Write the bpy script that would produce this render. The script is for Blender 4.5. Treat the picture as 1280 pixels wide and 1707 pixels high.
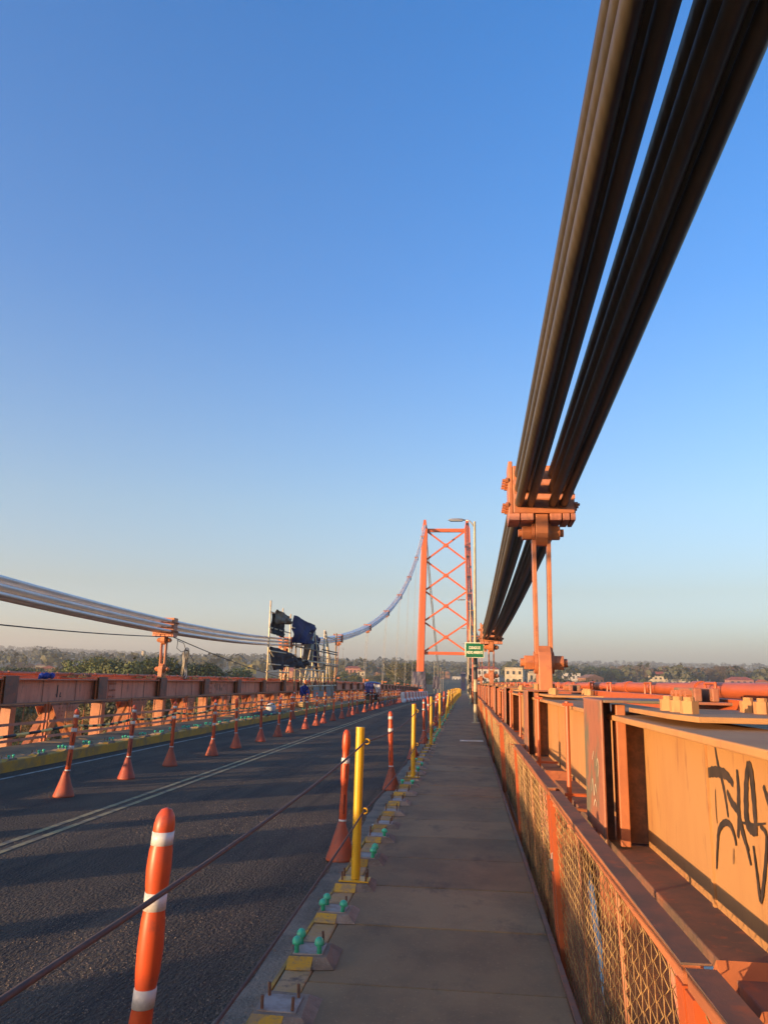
import bpy, math, random
from mathutils import Vector, Matrix, noise
R = math.radians
random.seed(7)
for o in list(bpy.data.objects): bpy.data.objects.remove(o)
scene = bpy.context.scene
col = scene.collection

# ------------------------------------------------------------------ camera, sky, sun, exposure
cam_d = bpy.data.cameras.new('camera'); cam = bpy.data.objects.new('camera', cam_d); col.objects.link(cam)
cam_d.sensor_fit = 'VERTICAL'; cam_d.sensor_height = 24.0
cam_d.lens = 24.0 * 1282.0 / 1707.0
cam_d.clip_start = 0.05; cam_d.clip_end = 20000
PSI, TH, ROLL = R(6.1716), R(12.3456), R(1.2)
cam.matrix_world = (Matrix.Translation((0, 0, 1.62)) @ Matrix.Rotation(PSI, 4, 'Z') @
                    Matrix.Rotation(math.pi/2 + TH, 4, 'X') @ Matrix.Rotation(ROLL, 4, 'Z'))
scene.camera = cam
SUN_EL, SUN_AZ = R(4.35), math.atan2(-0.643, -0.766)      # azimuth of the sun (math angle), behind left of the camera
world = bpy.data.worlds.new('World'); scene.world = world; world.use_nodes = True
wn = world.node_tree.nodes; wl = world.node_tree.links
sky = wn.new('ShaderNodeTexSky'); sky.sky_type = 'NISHITA'; sky.sun_disc = False
sky.sun_elevation = SUN_EL; sky.sun_rotation = math.pi/2 - SUN_AZ
sky.altitude = 0; sky.air_density = 1.0; sky.dust_density = 2.0; sky.ozone_density = 3.0
bg = wn['Background']; bg.inputs['Strength'].default_value = 0.15
# an added tint by elevation reshapes the sky colours, the same all the way round
wtc = wn.new('ShaderNodeTexCoord'); wsx = wn.new('ShaderNodeSeparateXYZ'); wr = wn.new('ShaderNodeValToRGB')
wl.new(wtc.outputs['Generated'], wsx.inputs[0]); wl.new(wsx.outputs['Z'], wr.inputs['Fac'])
SKY = [(0.0, (.58, .62, .80)), (.03, (.62, .66, .85)), (.112, (.525, .43, .42)), (.214, (.485, .43, .415)), (.46, (.225, .365, .475)), (.72, (.090, .34, .50))]
while len(wr.color_ramp.elements) < len(SKY): wr.color_ramp.elements.new(.5)
for e_, (p_, c_) in zip(wr.color_ramp.elements, SKY): e_.position = p_; e_.color = (*c_, 1)
wmx = wn.new('ShaderNodeVectorMath'); wmx.operation = 'MULTIPLY'; wl.new(sky.outputs['Color'], wmx.inputs[0]); wl.new(wr.outputs['Color'], wmx.inputs[1])
wsc = wn.new('ShaderNodeVectorMath'); wsc.operation = 'SCALE'; wsc.inputs['Scale'].default_value = 3.0; wl.new(wmx.outputs[0], wsc.inputs[0])
wl.new(wsc.outputs[0], bg.inputs['Color'])
sun_d = bpy.data.lights.new('sun', 'SUN'); sun = bpy.data.objects.new('sun', sun_d); col.objects.link(sun)
sun_d.energy = 4.0; sun_d.angle = R(0.5); sun_d.color = (1.0, 0.64, 0.33)
sdir = Vector((math.cos(SUN_AZ)*math.cos(SUN_EL), math.sin(SUN_AZ)*math.cos(SUN_EL), math.sin(SUN_EL)))
sun.rotation_euler = sdir.to_track_quat('Z', 'Y').to_euler(); sun.location = sdir*50
vs = scene.view_settings
vs.view_transform = 'Standard'; vs.look = 'None'; vs.gamma = 1.0; vs.exposure = 1.6; vs.use_curve_mapping = False
scene.render.engine = 'CYCLES'

# ------------------------------------------------------------------ materials
MATS = {}
def mat(name, c, rough=.6, metal=0., c2=None, scale=3., stretch=(1, 1, 1), lo=.42, hi=.62, c3=None, s3=40., lo3=.55, hi3=.75,
        bump=.0, bscale=60., bdist=.01, coat=0., spec=.5, obj=False, trans=0.):
    m = bpy.data.materials.new(name); m.use_nodes = True
    nt = m.node_tree; N = nt.nodes; L = nt.links; b = N['Principled BSDF']
    b.inputs['Roughness'].default_value = rough; b.inputs['Metallic'].default_value = metal
    b.inputs['Coat Weight'].default_value = coat; b.inputs['Specular IOR Level'].default_value = spec
    g = N.new('ShaderNodeNewGeometry')
    mp = N.new('ShaderNodeMapping'); mp.inputs['Scale'].default_value = stretch
    if obj:
        tc = N.new('ShaderNodeTexCoord'); L.new(tc.outputs['Object'], mp.inputs['Vector'])
    else:
        L.new(g.outputs['Position'], mp.inputs['Vector'])
    cur = None
    rgb = N.new('ShaderNodeRGB'); rgb.outputs[0].default_value = (*c, 1); cur = rgb.outputs[0]
    def layer(cur, cc, sc, lo, hi, det=5):
        n = N.new('ShaderNodeTexNoise'); n.inputs['Scale'].default_value = sc; n.inputs['Detail'].default_value = det
        n.inputs['Roughness'].default_value = .65
        L.new(mp.outputs[0], n.inputs['Vector'])
        r = N.new('ShaderNodeMapRange'); r.inputs['From Min'].default_value = lo; r.inputs['From Max'].default_value = hi
        L.new(n.outputs['Fac'], r.inputs['Value'])
        mx = N.new('ShaderNodeMix'); mx.data_type = 'RGBA'
        L.new(r.outputs[0], mx.inputs['Factor']); L.new(cur, mx.inputs['A']); mx.inputs['B'].default_value = (*cc, 1)
        return mx.outputs['Result']
    if c2: cur = layer(cur, c2, scale, lo, hi)
    if c3: cur = layer(cur, c3, s3, lo3, hi3, 3)
    L.new(cur, b.inputs['Base Color'])
    if bump:
        n = N.new('ShaderNodeTexNoise'); n.inputs['Scale'].default_value = bscale; n.inputs['Detail'].default_value = 4
        L.new(mp.outputs[0], n.inputs['Vector'])
        bp = N.new('ShaderNodeBump'); bp.inputs['Strength'].default_value = bump; bp.inputs['Distance'].default_value = bdist
        L.new(n.outputs['Fac'], bp.inputs['Height']); L.new(bp.outputs[0], b.inputs['Normal'])
    MATS[name] = m
    return m
ORG, ORG2 = (.47, .165, .063), (.46, .12, .055)
mat('paint', ORG, .48, c2=(.36, .125, .055), scale=2.2, c3=(.30, .10, .05), s3=9, lo3=.60, hi3=.78, bump=.15, bscale=90, bdist=.002)
mat('paint_web', (0.446, 0.231, 0.087), .68, spec=.3, c2=(0.405, 0.192, 0.073), scale=2.6, stretch=(1, 1, .25), c3=(0.252, 0.105, 0.053), s3=14, lo3=.60, hi3=.82, bump=.12, bscale=120, bdist=.002)
mat('paint_dull', (.62, .25, .15), .6, c2=(.50, .19, .115), scale=2.0, stretch=(1, 1, .3), c3=(.24, .10, .065), s3=7, lo3=.56, hi3=.74, bump=.15, bscale=80, bdist=.002)
mat('paint_top', (.22, .105, .065), .75, c2=(.13, .085, .06), scale=3.2, c3=(.32, .11, .05), s3=11, lo3=.56, hi3=.72, bump=.25, bscale=120, bdist=.003)
mat('paint_worn', (0.323, 0.116, 0.058), .6, c2=(0.149, 0.129, 0.078), scale=3.6, stretch=(1, 1, .6), lo=.47, hi=.56, c3=(0.220, 0.078, 0.046), s3=16, bump=.2, bscale=80, bdist=.003)
mat('paint_bright', (0.439, 0.090, 0.023), .45, c2=(0.375, 0.084, 0.026), scale=1.4, c3=(0.271, 0.078, 0.039), s3=10, lo3=.62, hi3=.8)
mat('tower_paint', (.62, .112, .020), .5, c2=(.54, .10, .022), scale=.35, stretch=(1, 1, .3), c3=(.36, .085, .025), s3=2.2, lo3=.62, hi3=.8)
mat('asphalt', (.086, .065, .044), .88, c2=(.136, .102, .067), scale=.9, stretch=(1, .45, 1), c3=(.15, .122, .095), s3=95, lo3=.55, hi3=.70, bump=1., bscale=44, bdist=.22)
mat('concrete', (.275, .18, .085), .88, c2=(.19, .125, .062), scale=1.3, stretch=(1, .7, 1), c3=(.32, .215, .105), s3=50, lo3=.58, hi3=.75, bump=.35, bscale=140, bdist=.003)
mat('gutter', (.27, .20, .14), .92, c2=(.16, .12, .085), scale=2.4, c3=(.30, .25, .19), s3=38, bump=.9, bscale=45, bdist=.02)
mat('kerb', (.42, .27, .13), .85, c2=(.42, .24, .06), scale=2.2, lo=.45, hi=.6, c3=(.14, .10, .07), s3=9, lo3=.56, hi3=.72, bump=.5, bscale=60, bdist=.006)
mat('kerb_yellow', (.50, .27, .025), .8, c2=(.30, .19, .06), scale=2.4, lo=.45, hi=.62, c3=(.16, .11, .06), s3=12, lo3=.58, hi3=.74, bump=.5, bscale=60, bdist=.006)
mat('pad_concrete', (.30, .215, .145), .9, c2=(.19, .14, .095), scale=6, c3=(.33, .28, .21), s3=60, bump=.6, bscale=90, bdist=.004)
mat('pad_yellow', (.60, .32, .02), .75, c2=(.34, .22, .09), scale=11, lo=.46, hi=.60, c3=(.22, .16, .10), s3=40, lo3=.56, hi3=.7, bump=.3, bscale=90, bdist=.003)
mat('steel_plate', (.36, .31, .27), .6, .2, c2=(.24, .18, .14), scale=9)
mat('rust_and_shade', (.10, .055, .035), .8, c2=(.17, .08, .045), scale=20)  # rust on the bolts; painted shade on the stiffener and the gap plate
mat('cap_green', (.05, .50, .28), .4, c2=(.06, .40, .24), scale=30)
mat('yellow_line', (.40, .29, .12), .8, c2=(.15, .12, .08), scale=4, lo=.44, hi=.62, c3=(.09, .08, .07), s3=30, lo3=.56, hi3=.7)
mat('white_line', (.36, .32, .26), .8, c2=(.15, .13, .11), scale=3, lo=.46, hi=.66)
mat('delin', (0.562, 0.076, 0.017), .42, c2=(0.418, 0.065, 0.023), scale=4, lo=.5, hi=.7, c3=(0.274, 0.061, 0.030), s3=14, lo3=.58, hi3=.78, bump=.1, bscale=30, bdist=.003)
mat('delin_cone', (0.395, 0.076, 0.027), .6, c2=(0.289, 0.061, 0.027), scale=4, c3=(0.213, 0.061, 0.034), s3=12, bump=.15, bscale=30, bdist=.003)
mat('delin_old', (0.380, 0.065, 0.027), .55, c2=(0.274, 0.053, 0.027), scale=4, lo=.45, hi=.65)
mat('slot', (.10, .02, .012), .8)
mat('band', (0.608, 0.593, 0.562), .4, c2=(0.471, 0.441, 0.395), scale=12)
mat('post_yellow', (0.646, 0.365, 0.009), .4, c2=(0.593, 0.319, 0.015), scale=5, c3=(0.266, 0.152, 0.023), s3=18, lo3=.66, hi3=.8)
mat('rope', (.075, .045, .035), .75, c2=(.11, .06, .04), scale=30)
mat('wire', (.40, .26, .11), .5, .3, c2=(.16, .10, .05), scale=7, lo=.46, hi=.56)
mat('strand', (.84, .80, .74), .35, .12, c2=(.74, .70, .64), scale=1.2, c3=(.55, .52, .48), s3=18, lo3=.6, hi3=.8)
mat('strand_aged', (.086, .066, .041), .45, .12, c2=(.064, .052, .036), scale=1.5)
mat('galv', (.46, .45, .42), .45, .6, c2=(.34, .30, .24), scale=5)
mat('scaffold', (.72, .62, .42), .5, .1, c2=(.55, .43, .26), scale=3)
mat('scaffold_dark', (.22, .17, .11), .7, .1, c2=(.34, .25, .15), scale=3)
mat('plank', (0.319, 0.228, 0.114), .85, c2=(0.205, 0.137, 0.068), scale=3)
mat('tarp_blue', (.008, .011, .075), .75, spec=.2, c2=(.006, .008, .045), scale=1.2, c3=(.02, .025, .11), s3=5)
mat('tarp_black', (.016, .014, .022), .75, spec=.2, c2=(.05, .045, .05), scale=1.5)
mat('tarp_purple', (.075, .065, .10), .6, c2=(.045, .04, .065), scale=.8)
mat('tarp_brown', (.20, .14, .075), .7, c2=(.08, .06, .045), scale=2)
mat('lamp_paint', (0.441, 0.372, 0.228), .5, c2=(0.334, 0.274, 0.167), scale=3)
mat('black_paint', (.016, .016, .018), .5)
mat('lamp_glass', (.35, .35, .36), .2)
mat('sign_green', (.006, .135, .055), .35, c2=(.008, .11, .05), scale=5)
mat('sign_cream', (.80, .76, .55), .45)
mat('graffiti', (.030, .024, .020), .5, c2=(.06, .04, .03), scale=12)
mat('scratch', (.62, .55, .38), .6)
mat('black_bundle', (.015, .014, .016), .5)
mat('white_sheet', (.60, .58, .56), .6, c2=(.45, .43, .42), scale=4)
mat('red_plastic', (.42, .035, .035), .45, c2=(.30, .03, .03), scale=3)
mat('white_plastic', (.66, .64, .62), .5, c2=(.5, .48, .45), scale=3)
mat('tyre', (.02, .02, .02), .8)
mat('blue_vinyl', (.015, .025, .16), .4)
mat('skin', (.30, .16, .10), .55)
mat('coverall', (.012, .04, .28), .75, c2=(.01, .03, .19), scale=8)
mat('helmet', (.75, .16, .03), .35)
mat('boot', (.03, .025, .02), .7)
mat('padlock', (.16, .15, .13), .4, .8)
mat('stripe_black', (.02, .02, .02), .6); mat('stripe_yellow', (.75, .55, .16), .6); mat('stripe_white', (.62, .58, .50), .6)
for nm, c, c2 in (('wall_white', (0.528, 0.496, 0.432), (0.416, 0.376, 0.320)), ('wall_cream', (0.528, 0.440, 0.288), (0.416, 0.336, 0.216)), ('wall_pink', (0.416, 0.200, 0.160), (0.352, 0.160, 0.120)),
                  ('wall_yellow', (0.576, 0.400, 0.040), (0.480, 0.336, 0.056)), ('wall_brick', (0.336, 0.160, 0.088), (0.256, 0.120, 0.064)), ('wall_grey', (0.288, 0.272, 0.248), (0.208, 0.200, 0.184)),
                  ('roof_red', (0.336, 0.080, 0.052), (0.240, 0.068, 0.044)), ('roof_grey', (0.240, 0.232, 0.224), (0.176, 0.160, 0.152)), ('roof_rust', (0.304, 0.152, 0.096), (0.224, 0.120, 0.080))):
    mat(nm, c, .85, c2=c2, scale=.5)
mat('window_glass', (.03, .035, .04), .15)
mat('bark', (.16, .12, .085), .9, c2=(.10, .075, .055), scale=2)
mat('bark_pale', (.34, .29, .22), .9, c2=(.24, .2, .15), scale=2)
def vary(name, lo, hi):
    # every separate piece carries its own tone
    nt = MATS[name].node_tree; N = nt.nodes; L = nt.links; b = N['Principled BSDF']; src = b.inputs['Base Color'].links[0].from_socket
    oi = N.new('ShaderNodeObjectInfo'); mr = N.new('ShaderNodeMapRange'); mr.inputs['To Min'].default_value = lo; mr.inputs['To Max'].default_value = hi
    L.new(oi.outputs['Random'], mr.inputs['Value']); hs = N.new('ShaderNodeHueSaturation'); L.new(mr.outputs[0], hs.inputs['Value']); L.new(src, hs.inputs['Color']); L.new(hs.outputs[0], b.inputs['Base Color'])
for nm_, lo_, hi_ in (('concrete', .84, 1.1), ('pad_yellow', .6, 1.1), ('pad_concrete', .75, 1.15), ('delin', .75, 1.08), ('delin_cone', .7, 1.1), ('paint_web', .9, 1.06), ('paint_dull', .8, 1.1), ('post_yellow', .85, 1.05), ('paint', .85, 1.08)): vary(nm_, lo_, hi_)
def stain(name, c, scale, stretch, lo, hi):
    # a further, separately stretched layer of wear
    nt = MATS[name].node_tree; N = nt.nodes; L = nt.links; b = N['Principled BSDF']; src = b.inputs['Base Color'].links[0].from_socket
    g = N.new('ShaderNodeNewGeometry'); mp = N.new('ShaderNodeMapping'); mp.inputs['Scale'].default_value = stretch; n = N.new('ShaderNodeTexNoise'); n.inputs['Scale'].default_value = scale; n.inputs['Detail'].default_value = 8; n.inputs['Roughness'].default_value = .7
    r = N.new('ShaderNodeMapRange'); r.inputs['From Min'].default_value = lo; r.inputs['From Max'].default_value = hi; mx = N.new('ShaderNodeMix'); mx.data_type = 'RGBA'
    L.new(g.outputs['Position'], mp.inputs[0]); L.new(mp.outputs[0], n.inputs['Vector']); L.new(n.outputs['Fac'], r.inputs['Value']); L.new(r.outputs[0], mx.inputs['Factor']); L.new(src, mx.inputs['A']); mx.inputs['B'].default_value = (*c, 1); L.new(mx.outputs['Result'], b.inputs['Base Color'])
stain('asphalt', (.030, .027, .025), 1.6, (1.3, .07, 1), .52, .72); stain('asphalt', (.13, .105, .08), 1.1, (1, .8, 1), .60, .78)
stain('concrete', (.085, .060, .040), 2.0, (1, .5, 1), .56, .74); stain('concrete', (.40, .30, .19), 5, (1, 1, 1), .66, .82)
stain('paint_web', (.20, .085, .04), 5, (1, 2.5, .12), .60, .80); stain('paint_web', (.24, .12, .055), 26, (1, 1, 1), .66, .74); stain('paint', (.20, .075, .035), 22, (1, 1, .6), .64, .74)
stain('paint_dull', (.20, .08, .05), 4, (1, 2.2, .12), .54, .76); stain('tower_paint', (.30, .07, .02), 1.2, (1, 1, .1), .58, .8)
stain('delin', (.24, .06, .03), 26, (1, 1, .5), .60, .74); stain('delin_cone', (.20, .08, .05), 10, (1, 1, 1), .54, .70); stain('band', (.36, .32, .26), 30, (1, 1, 1), .56, .74)
stain('post_yellow', (.30, .15, .03), 24, (1, 1, .5), .66, .76); stain('kerb', (.16, .11, .07), 14, (1, 1, 1), .56, .72)
def leafmat(name, c, c2, c3):
    m = mat(name, c, .6, c2=c2, scale=.16, lo=.42, hi=.58, c3=c3, s3=.9, lo3=.5, hi3=.7, spec=.3)
    return m
leafmat('leaf_dark', (.034, .062, .018), (.050, .075, .022), (.075, .085, .025))
leafmat('leaf_mid', (.060, .088, .024), (.085, .095, .028), (.115, .105, .035))
leafmat('leaf_olive', (.095, .095, .030), (.120, .105, .040), (.15, .12, .05))
leafmat('leaf_brown', (.155, .105, .055), (.13, .095, .055), (.19, .13, .075))
leafmat('leaf_orange', (.20, .095, .025), (.15, .09, .03), (.12, .10, .03))
leafmat('forest', (.058, .070, .030), (.080, .080, .040), (.10, .090, .05))
for nm_ in ('leaf_dark', 'leaf_mid', 'leaf_olive', 'leaf_brown'): vary(nm_, .7, 1.35)
mat('land', (.075, .075, .035), .95, c2=(.13, .10, .055), scale=.02, c3=(.05, .06, .025), s3=.25, lo3=.45, hi3=.65)
def water():
    m = mat('water', (.060, .060, .050), .12, bump=.35, bscale=.8, bdist=.15); return m
water()
def strand_twist(name):
    # fine helical relief of the wires along the strand
    m = MATS[name]; nt = m.node_tree; N = nt.nodes; L = nt.links; b = N['Principled BSDF']
    tc = N.new('ShaderNodeTexCoord'); w = N.new('ShaderNodeTexWave'); w.inputs['Scale'].default_value = 1.0
    w.bands_direction = 'DIAGONAL'
    mp = N.new('ShaderNodeMapping'); mp.inputs['Scale'].default_value = (3.1831, 5.0, 0)
    L.new(tc.outputs['UV'], mp.inputs['Vector']); L.new(mp.outputs[0], w.inputs['Vector'])
    bp = N.new('ShaderNodeBump'); bp.inputs['Strength'].default_value = .3; bp.inputs['Distance'].default_value = .003
    L.new(w.outputs['Fac'], bp.inputs['Height']); L.new(bp.outputs[0], b.inputs['Normal'])

# ------------------------------------------------------------------ mesh helpers
class MB:
    def __init__(s): s.v = []; s.f = []; s.marks = []
    def mark(s): s.marks.append((len(s.v), len(s.f)))
    def box(s, x0, x1, y0, y1, z0, z1):
        s.mark(); i = len(s.v); s.v += [(x0,y0,z0),(x1,y0,z0),(x1,y1,z0),(x0,y1,z0),(x0,y0,z1),(x1,y0,z1),(x1,y1,z1),(x0,y1,z1)]
        s.f += [tuple(i+k for k in q) for q in ((0,3,2,1),(4,5,6,7),(0,1,5,4),(1,2,6,5),(2,3,7,6),(3,0,4,7))]; return s
    def hexa(s, pts):                      # 8 points ordered as in box
        s.mark(); i = len(s.v); s.v += [tuple(p) for p in pts]
        s.f += [tuple(i+k for k in q) for q in ((0,3,2,1),(4,5,6,7),(0,1,5,4),(1,2,6,5),(2,3,7,6),(3,0,4,7))]; return s
    def bar(s, p, q, w, h, up=(0, 0, 1)):
        p = Vector(p); q = Vector(q); d = (q-p).normalized(); u = Vector(up)
        a = d.cross(u)
        if a.length < 1e-4: a = d.cross(Vector((1, 0, 0)))
        a.normalize(); c = a.cross(d).normalized(); a = a*w/2; c = c*h/2
        return s.hexa([p-a-c, p+a-c, q+a-c, q-a-c, p-a+c, p+a+c, q+a+c, q-a+c])
    def tube(s, path, r, n=8, cap=True, close=False):
        s.mark(); path = [Vector(p) for p in path]; m = len(path); i0 = len(s.v)
        rr = r if isinstance(r, (list, tuple)) else [r]*m
        u = None
        for k, p in enumerate(path):
            if close: d = path[(k+1) % m]-path[k-1]
            else: d = path[min(k+1, m-1)]-path[max(k-1, 0)]
            d.normalize()
            if u is None:
                u = d.cross(Vector((0, 0, 1)))
                if u.length < 1e-3: u = d.cross(Vector((1, 0, 0)))
            u = (u-d*u.dot(d)).normalized(); w = d.cross(u)
            for j in range(n):
                t = 2*math.pi*j/n; s.v.append(tuple(p+(u*math.cos(t)+w*math.sin(t))*rr[k]))
        for k in range(m if close else m-1):
            a = i0+k*n; b = i0+((k+1) % m)*n
            for j in range(n): s.f.append((a+j, a+(j+1) % n, b+(j+1) % n, b+j))
        if cap and not close:
            s.f.append(tuple(i0+j for j in reversed(range(n)))); s.f.append(tuple(i0+(m-1)*n+j for j in range(n)))
        return s
    def cyl(s, p, q, r, n=10): return s.tube([p, q], r, n)
    def lathe(s, prof, n=14, at=(0, 0, 0), off=None):
        s.mark(); i0 = len(s.v); m = len(prof)
        for k, (r, z) in enumerate(prof):
            ox, oy = off(z) if off else (0, 0)
            for j in range(n):
                t = 2*math.pi*j/n; s.v.append((at[0]+ox+r*math.cos(t), at[1]+oy+r*math.sin(t), at[2]+z))
        for k in range(m-1):
            for j in range(n):
                a = i0+k*n; s.f.append((a+j, a+(j+1) % n, a+n+(j+1) % n, a+n+j))
        s.f.append(tuple(i0+j for j in reversed(range(n)))); s.f.append(tuple(i0+(m-1)*n+j for j in range(n)))
        return s
    def prism(s, poly, axis, t0, t1):      # poly in the two other axes, extruded along axis
        s.mark(); i = len(s.v); n = len(poly)
        for t in (t0, t1):
            for a, b in poly:
                s.v.append({'X': (t, a, b), 'Y': (a, t, b), 'Z': (a, b, t)}[axis])
        s.f.append(tuple(i+k for k in reversed(range(n)))); s.f.append(tuple(i+n+k for k in range(n)))
        for k in range(n): s.f.append((i+k, i+(k+1) % n, i+n+(k+1) % n, i+n+k))
        return s
    def pieces(s, name, m, smooth=False):  # one mesh for each primitive added
        out = []; mk = s.marks+[(len(s.v), len(s.f))]
        for (va, fa), (vb, fb) in zip(mk, mk[1:]):
            q = MB(); q.v = s.v[va:vb]; q.f = [tuple(i-va for i in f) for f in s.f[fa:fb]]; out.append(q.mesh(name, m, smooth))
        return out
    def build_each(s, name, m, parent=None, smooth=False, loc=(0, 0, 0), rot=(0, 0, 0), bevel=0):
        return [put(name, me, parent, loc, rot, bevel) for me in s.pieces(name, m, smooth)]
    def mesh(s, name, m, smooth=False):
        me = bpy.data.meshes.new(name); me.from_pydata(s.v, [], s.f); me.materials.append(MATS[m])
        import bmesh as _b
        bm = _b.new(); bm.from_mesh(me); _b.ops.recalc_face_normals(bm, faces=bm.faces); bm.to_mesh(me); bm.free()
        if smooth: me.shade_smooth(); 
        if smooth == 'auto':
            me.set_sharp_from_angle(angle=R(38))
        me.update(); return me
    def build(s, name, m, parent=None, smooth=False, loc=(0, 0, 0), rot=(0, 0, 0), bevel=0):
        return put(name, s.mesh(name, m, smooth), parent, loc, rot, bevel)
def put(name, me, parent=None, loc=(0, 0, 0), rot=(0, 0, 0), bevel=0):
    o = bpy.data.objects.new(name, me); col.objects.link(o); o.parent = parent; o.location = loc; o.rotation_euler = rot
    if bevel:
        b = o.modifiers.new('edge', 'BEVEL'); b.width = bevel; b.segments = 2; b.limit_method = 'ANGLE'; b.angle_limit = R(40)
    return o
def tag(o, label=None, cat=None, group=None, kind=None):
    if label: o['label'] = label
    if cat: o['category'] = cat
    if group: o['group'] = group
    if kind: o['kind'] = kind
    return o
def thing(name, label, cat, loc=(0, 0, 0), rot=(0, 0, 0), group=None):
    o = bpy.data.objects.new(name, None); col.objects.link(o); o.location = loc; o.rotation_euler = rot; o.empty_display_size = .1
    return tag(o, label, cat, group)
def copy_tree(o, parent=None):
    c = o.copy(); col.objects.link(c); c.parent = parent
    for ch in list(o.children): copy_tree(ch, c)
    return c
ONES = ['', 'first', 'second', 'third', 'fourth', 'fifth', 'sixth', 'seventh', 'eighth', 'ninth', 'tenth', 'eleventh', 'twelfth', 'thirteenth', 'fourteenth',
        'fifteenth', 'sixteenth', 'seventeenth', 'eighteenth', 'nineteenth']
TENS = {2: ('twentieth', 'twenty'), 3: ('thirtieth', 'thirty'), 4: ('fortieth', 'forty'), 5: ('fiftieth', 'fifty'), 6: ('sixtieth', 'sixty'), 7: ('seventieth', 'seventy')}
def nth(i):
    if i < 20: return ONES[i]
    t, u = divmod(i, 10); return TENS[t][0] if u == 0 else TENS[t][1]+'-'+ONES[u]
def D(y):                                   # vertical profile of the deck
    if y <= 20: return 0.
    if y < 111: return -6e-5*(y-20)**2
    return -.497-.0109*(y-111)
def slope(y, l=4.9): return math.atan2(D(y+l)-D(y), l)
def ys(a, b, st=4.9):
    n = max(1, int(math.ceil((b-a)/st))); return [a+(b-a)*k/n for k in range(n+1)]
def strip(mb, x0, x1, z0, z1, a, b, st=4.9, jit=0):      # a box running along the bridge, following the deck
    Y = ys(a, b, st); i = len(mb.v)
    for y in Y:
        d = D(y); j = random.uniform(-jit, jit); mb.v += [(x0+j, y, z0+d), (x1, y, z0+d), (x1, y, z1+d), (x0+j, y, z1+d)]
    for k in range(len(Y)-1):
        p = i+k*4
        for q in range(4): mb.f.append((p+q, p+(q+1) % 4, p+4+(q+1) % 4, p+4+q))
    mb.f.append((i, i+3, i+2, i+1)); p = i+(len(Y)-1)*4; mb.f.append((p, p+1, p+2, p+3))
    return mb

# ------------------------------------------------------------------ terrain, water
HP = [(0, -17), (45, -16.5), (110, -11), (200, -7), (330, -2), (450, 1.0), (700, 5), (1000, 11), (1600, 26), (2600, 54), (4200, 92), (6000, 110)]
def ground(x, y):
    r = math.hypot(x, y)
    for (a, za), (b, zb) in zip(HP, HP[1:]):
        if r <= b: z = za+(zb-za)*(r-a)/(b-a); break
    else: z = HP[-1][1]
    th = math.atan2(x, y)                  # 0 ahead, positive to the right
    if y < 60 or th > .15:                 # the river is wider on the right and behind
        k = min(1, max(0, (th-.15)/.35)) if y >= 60 else 1.
        if x < -18: k = 0
        z -= k*9*max(0, min(1, (330-r)/180))
    z += noise.noise(Vector((x*.004, y*.004, 3)))*min(1, r/400)*5 + noise.noise(Vector((x*.0011, y*.0011, 9)))*min(1, r/1500)*16
    return z
def make_land():
    v = []; f = []; rings = [0, 20, 40, 60, 85, 110, 140, 170, 210, 250, 300, 360, 430, 520, 640, 800, 1000, 1300, 1700, 2200, 2900, 3800, 5000, 7000]
    n = 96
    for r in rings:
        for j in range(n):
            t = 2*math.pi*j/n; x, y = r*math.sin(t), r*math.cos(t); v.append((x, y, ground(x, y)))
    for k in range(len(rings)-1):
        for j in range(n):
            a = k*n; f.append((a+j, a+(j+1) % n, a+n+(j+1) % n, a+n+j))
    m = MB(); m.v = v; m.f = f
    o = m.build('terrain', 'land', smooth=True); tag(o, kind='structure')
    w = MB(); w.v = [(-600, -600, -15.2), (600, -600, -15.2), (600, 420, -15.2), (-600, 420, -15.2)]; w.f = [(0, 1, 2, 3)]
    tag(w.build('river', 'water'), kind='structure')
make_land()

# ------------------------------------------------------------------ deck, road, walkways, kerbs
YA, YB = -18, 430
def sheet(name, x0, x1, z, m, a=YA, b=YB, st=4.9):
    mb = MB(); Y = ys(a, b, st)
    for y in Y: mb.v += [(x0, y, z+D(y)), (x1, y, z+D(y))]
    mb.f = [(2*k, 2*k+1, 2*k+3, 2*k+2) for k in range(len(Y)-1)]
    return mb.build(name, m)
road = strip(MB(), -8.6, -1.2, -.5, -.2, YA, YB).build('road', 'asphalt'); tag(road, kind='structure')
gut = strip(MB(), -1.33, -1.02, -.46, -.186, YA, 200, .35, .03).build('gutter', 'gutter'); tag(gut, kind='structure')
for i, (x0, x1, m) in enumerate(((-5.03, -4.945, 'yellow_line'), (-4.83, -4.745, 'yellow_line'), (-8.08, -8.0, 'white_line'))):
    tag(sheet('road_marking', x0, x1, -.196, m), kind='structure')
kr = strip(MB(), -1.03, -.87, -.45, 0, YA, 200, 1.3, .006).build('kerb', 'kerb', bevel=.012); tag(kr, kind='structure')
ke = strip(MB(), -1.05, -1.0305, -.18, .004, YA, 200, 1.3, .003).build('kerb_edge', 'kerb_yellow'); tag(ke, kind='structure')
kl = strip(MB(), -8.70, -8.50, -.45, 0, YA, 200, 1.1, .012).build('kerb', 'kerb_yellow', bevel=.015); tag(kl, kind='structure')
def walkway(x0, x1, first, last):
    base = strip(MB(), x0, x1, -.28, -.085, YA, 330).build('walkway', 'concrete'); tag(base, kind='structure')
    me = MB().box(x0, x1, .007, 1.033, -.08, 0).mesh('slab', 'concrete')
    y = first
    while y < last:
        put('slab', me, base, (random.uniform(-.002, .002), y, D(y)+random.uniform(-.004, .001)), (random.uniform(-.003, .003)+slope(y, 1), random.uniform(-.001, .001), random.uniform(-.002, .002)), .006)
        y += 1.04
    strip(MB(), x0, x1, -.08, -.002, y+.01, 330).build('far_paving', 'concrete', base)
    return base
walkway(-.866, .53, 4.61-1.04*7, 40)
walkway(-10.28, -8.705, 5.0, 40)
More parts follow.
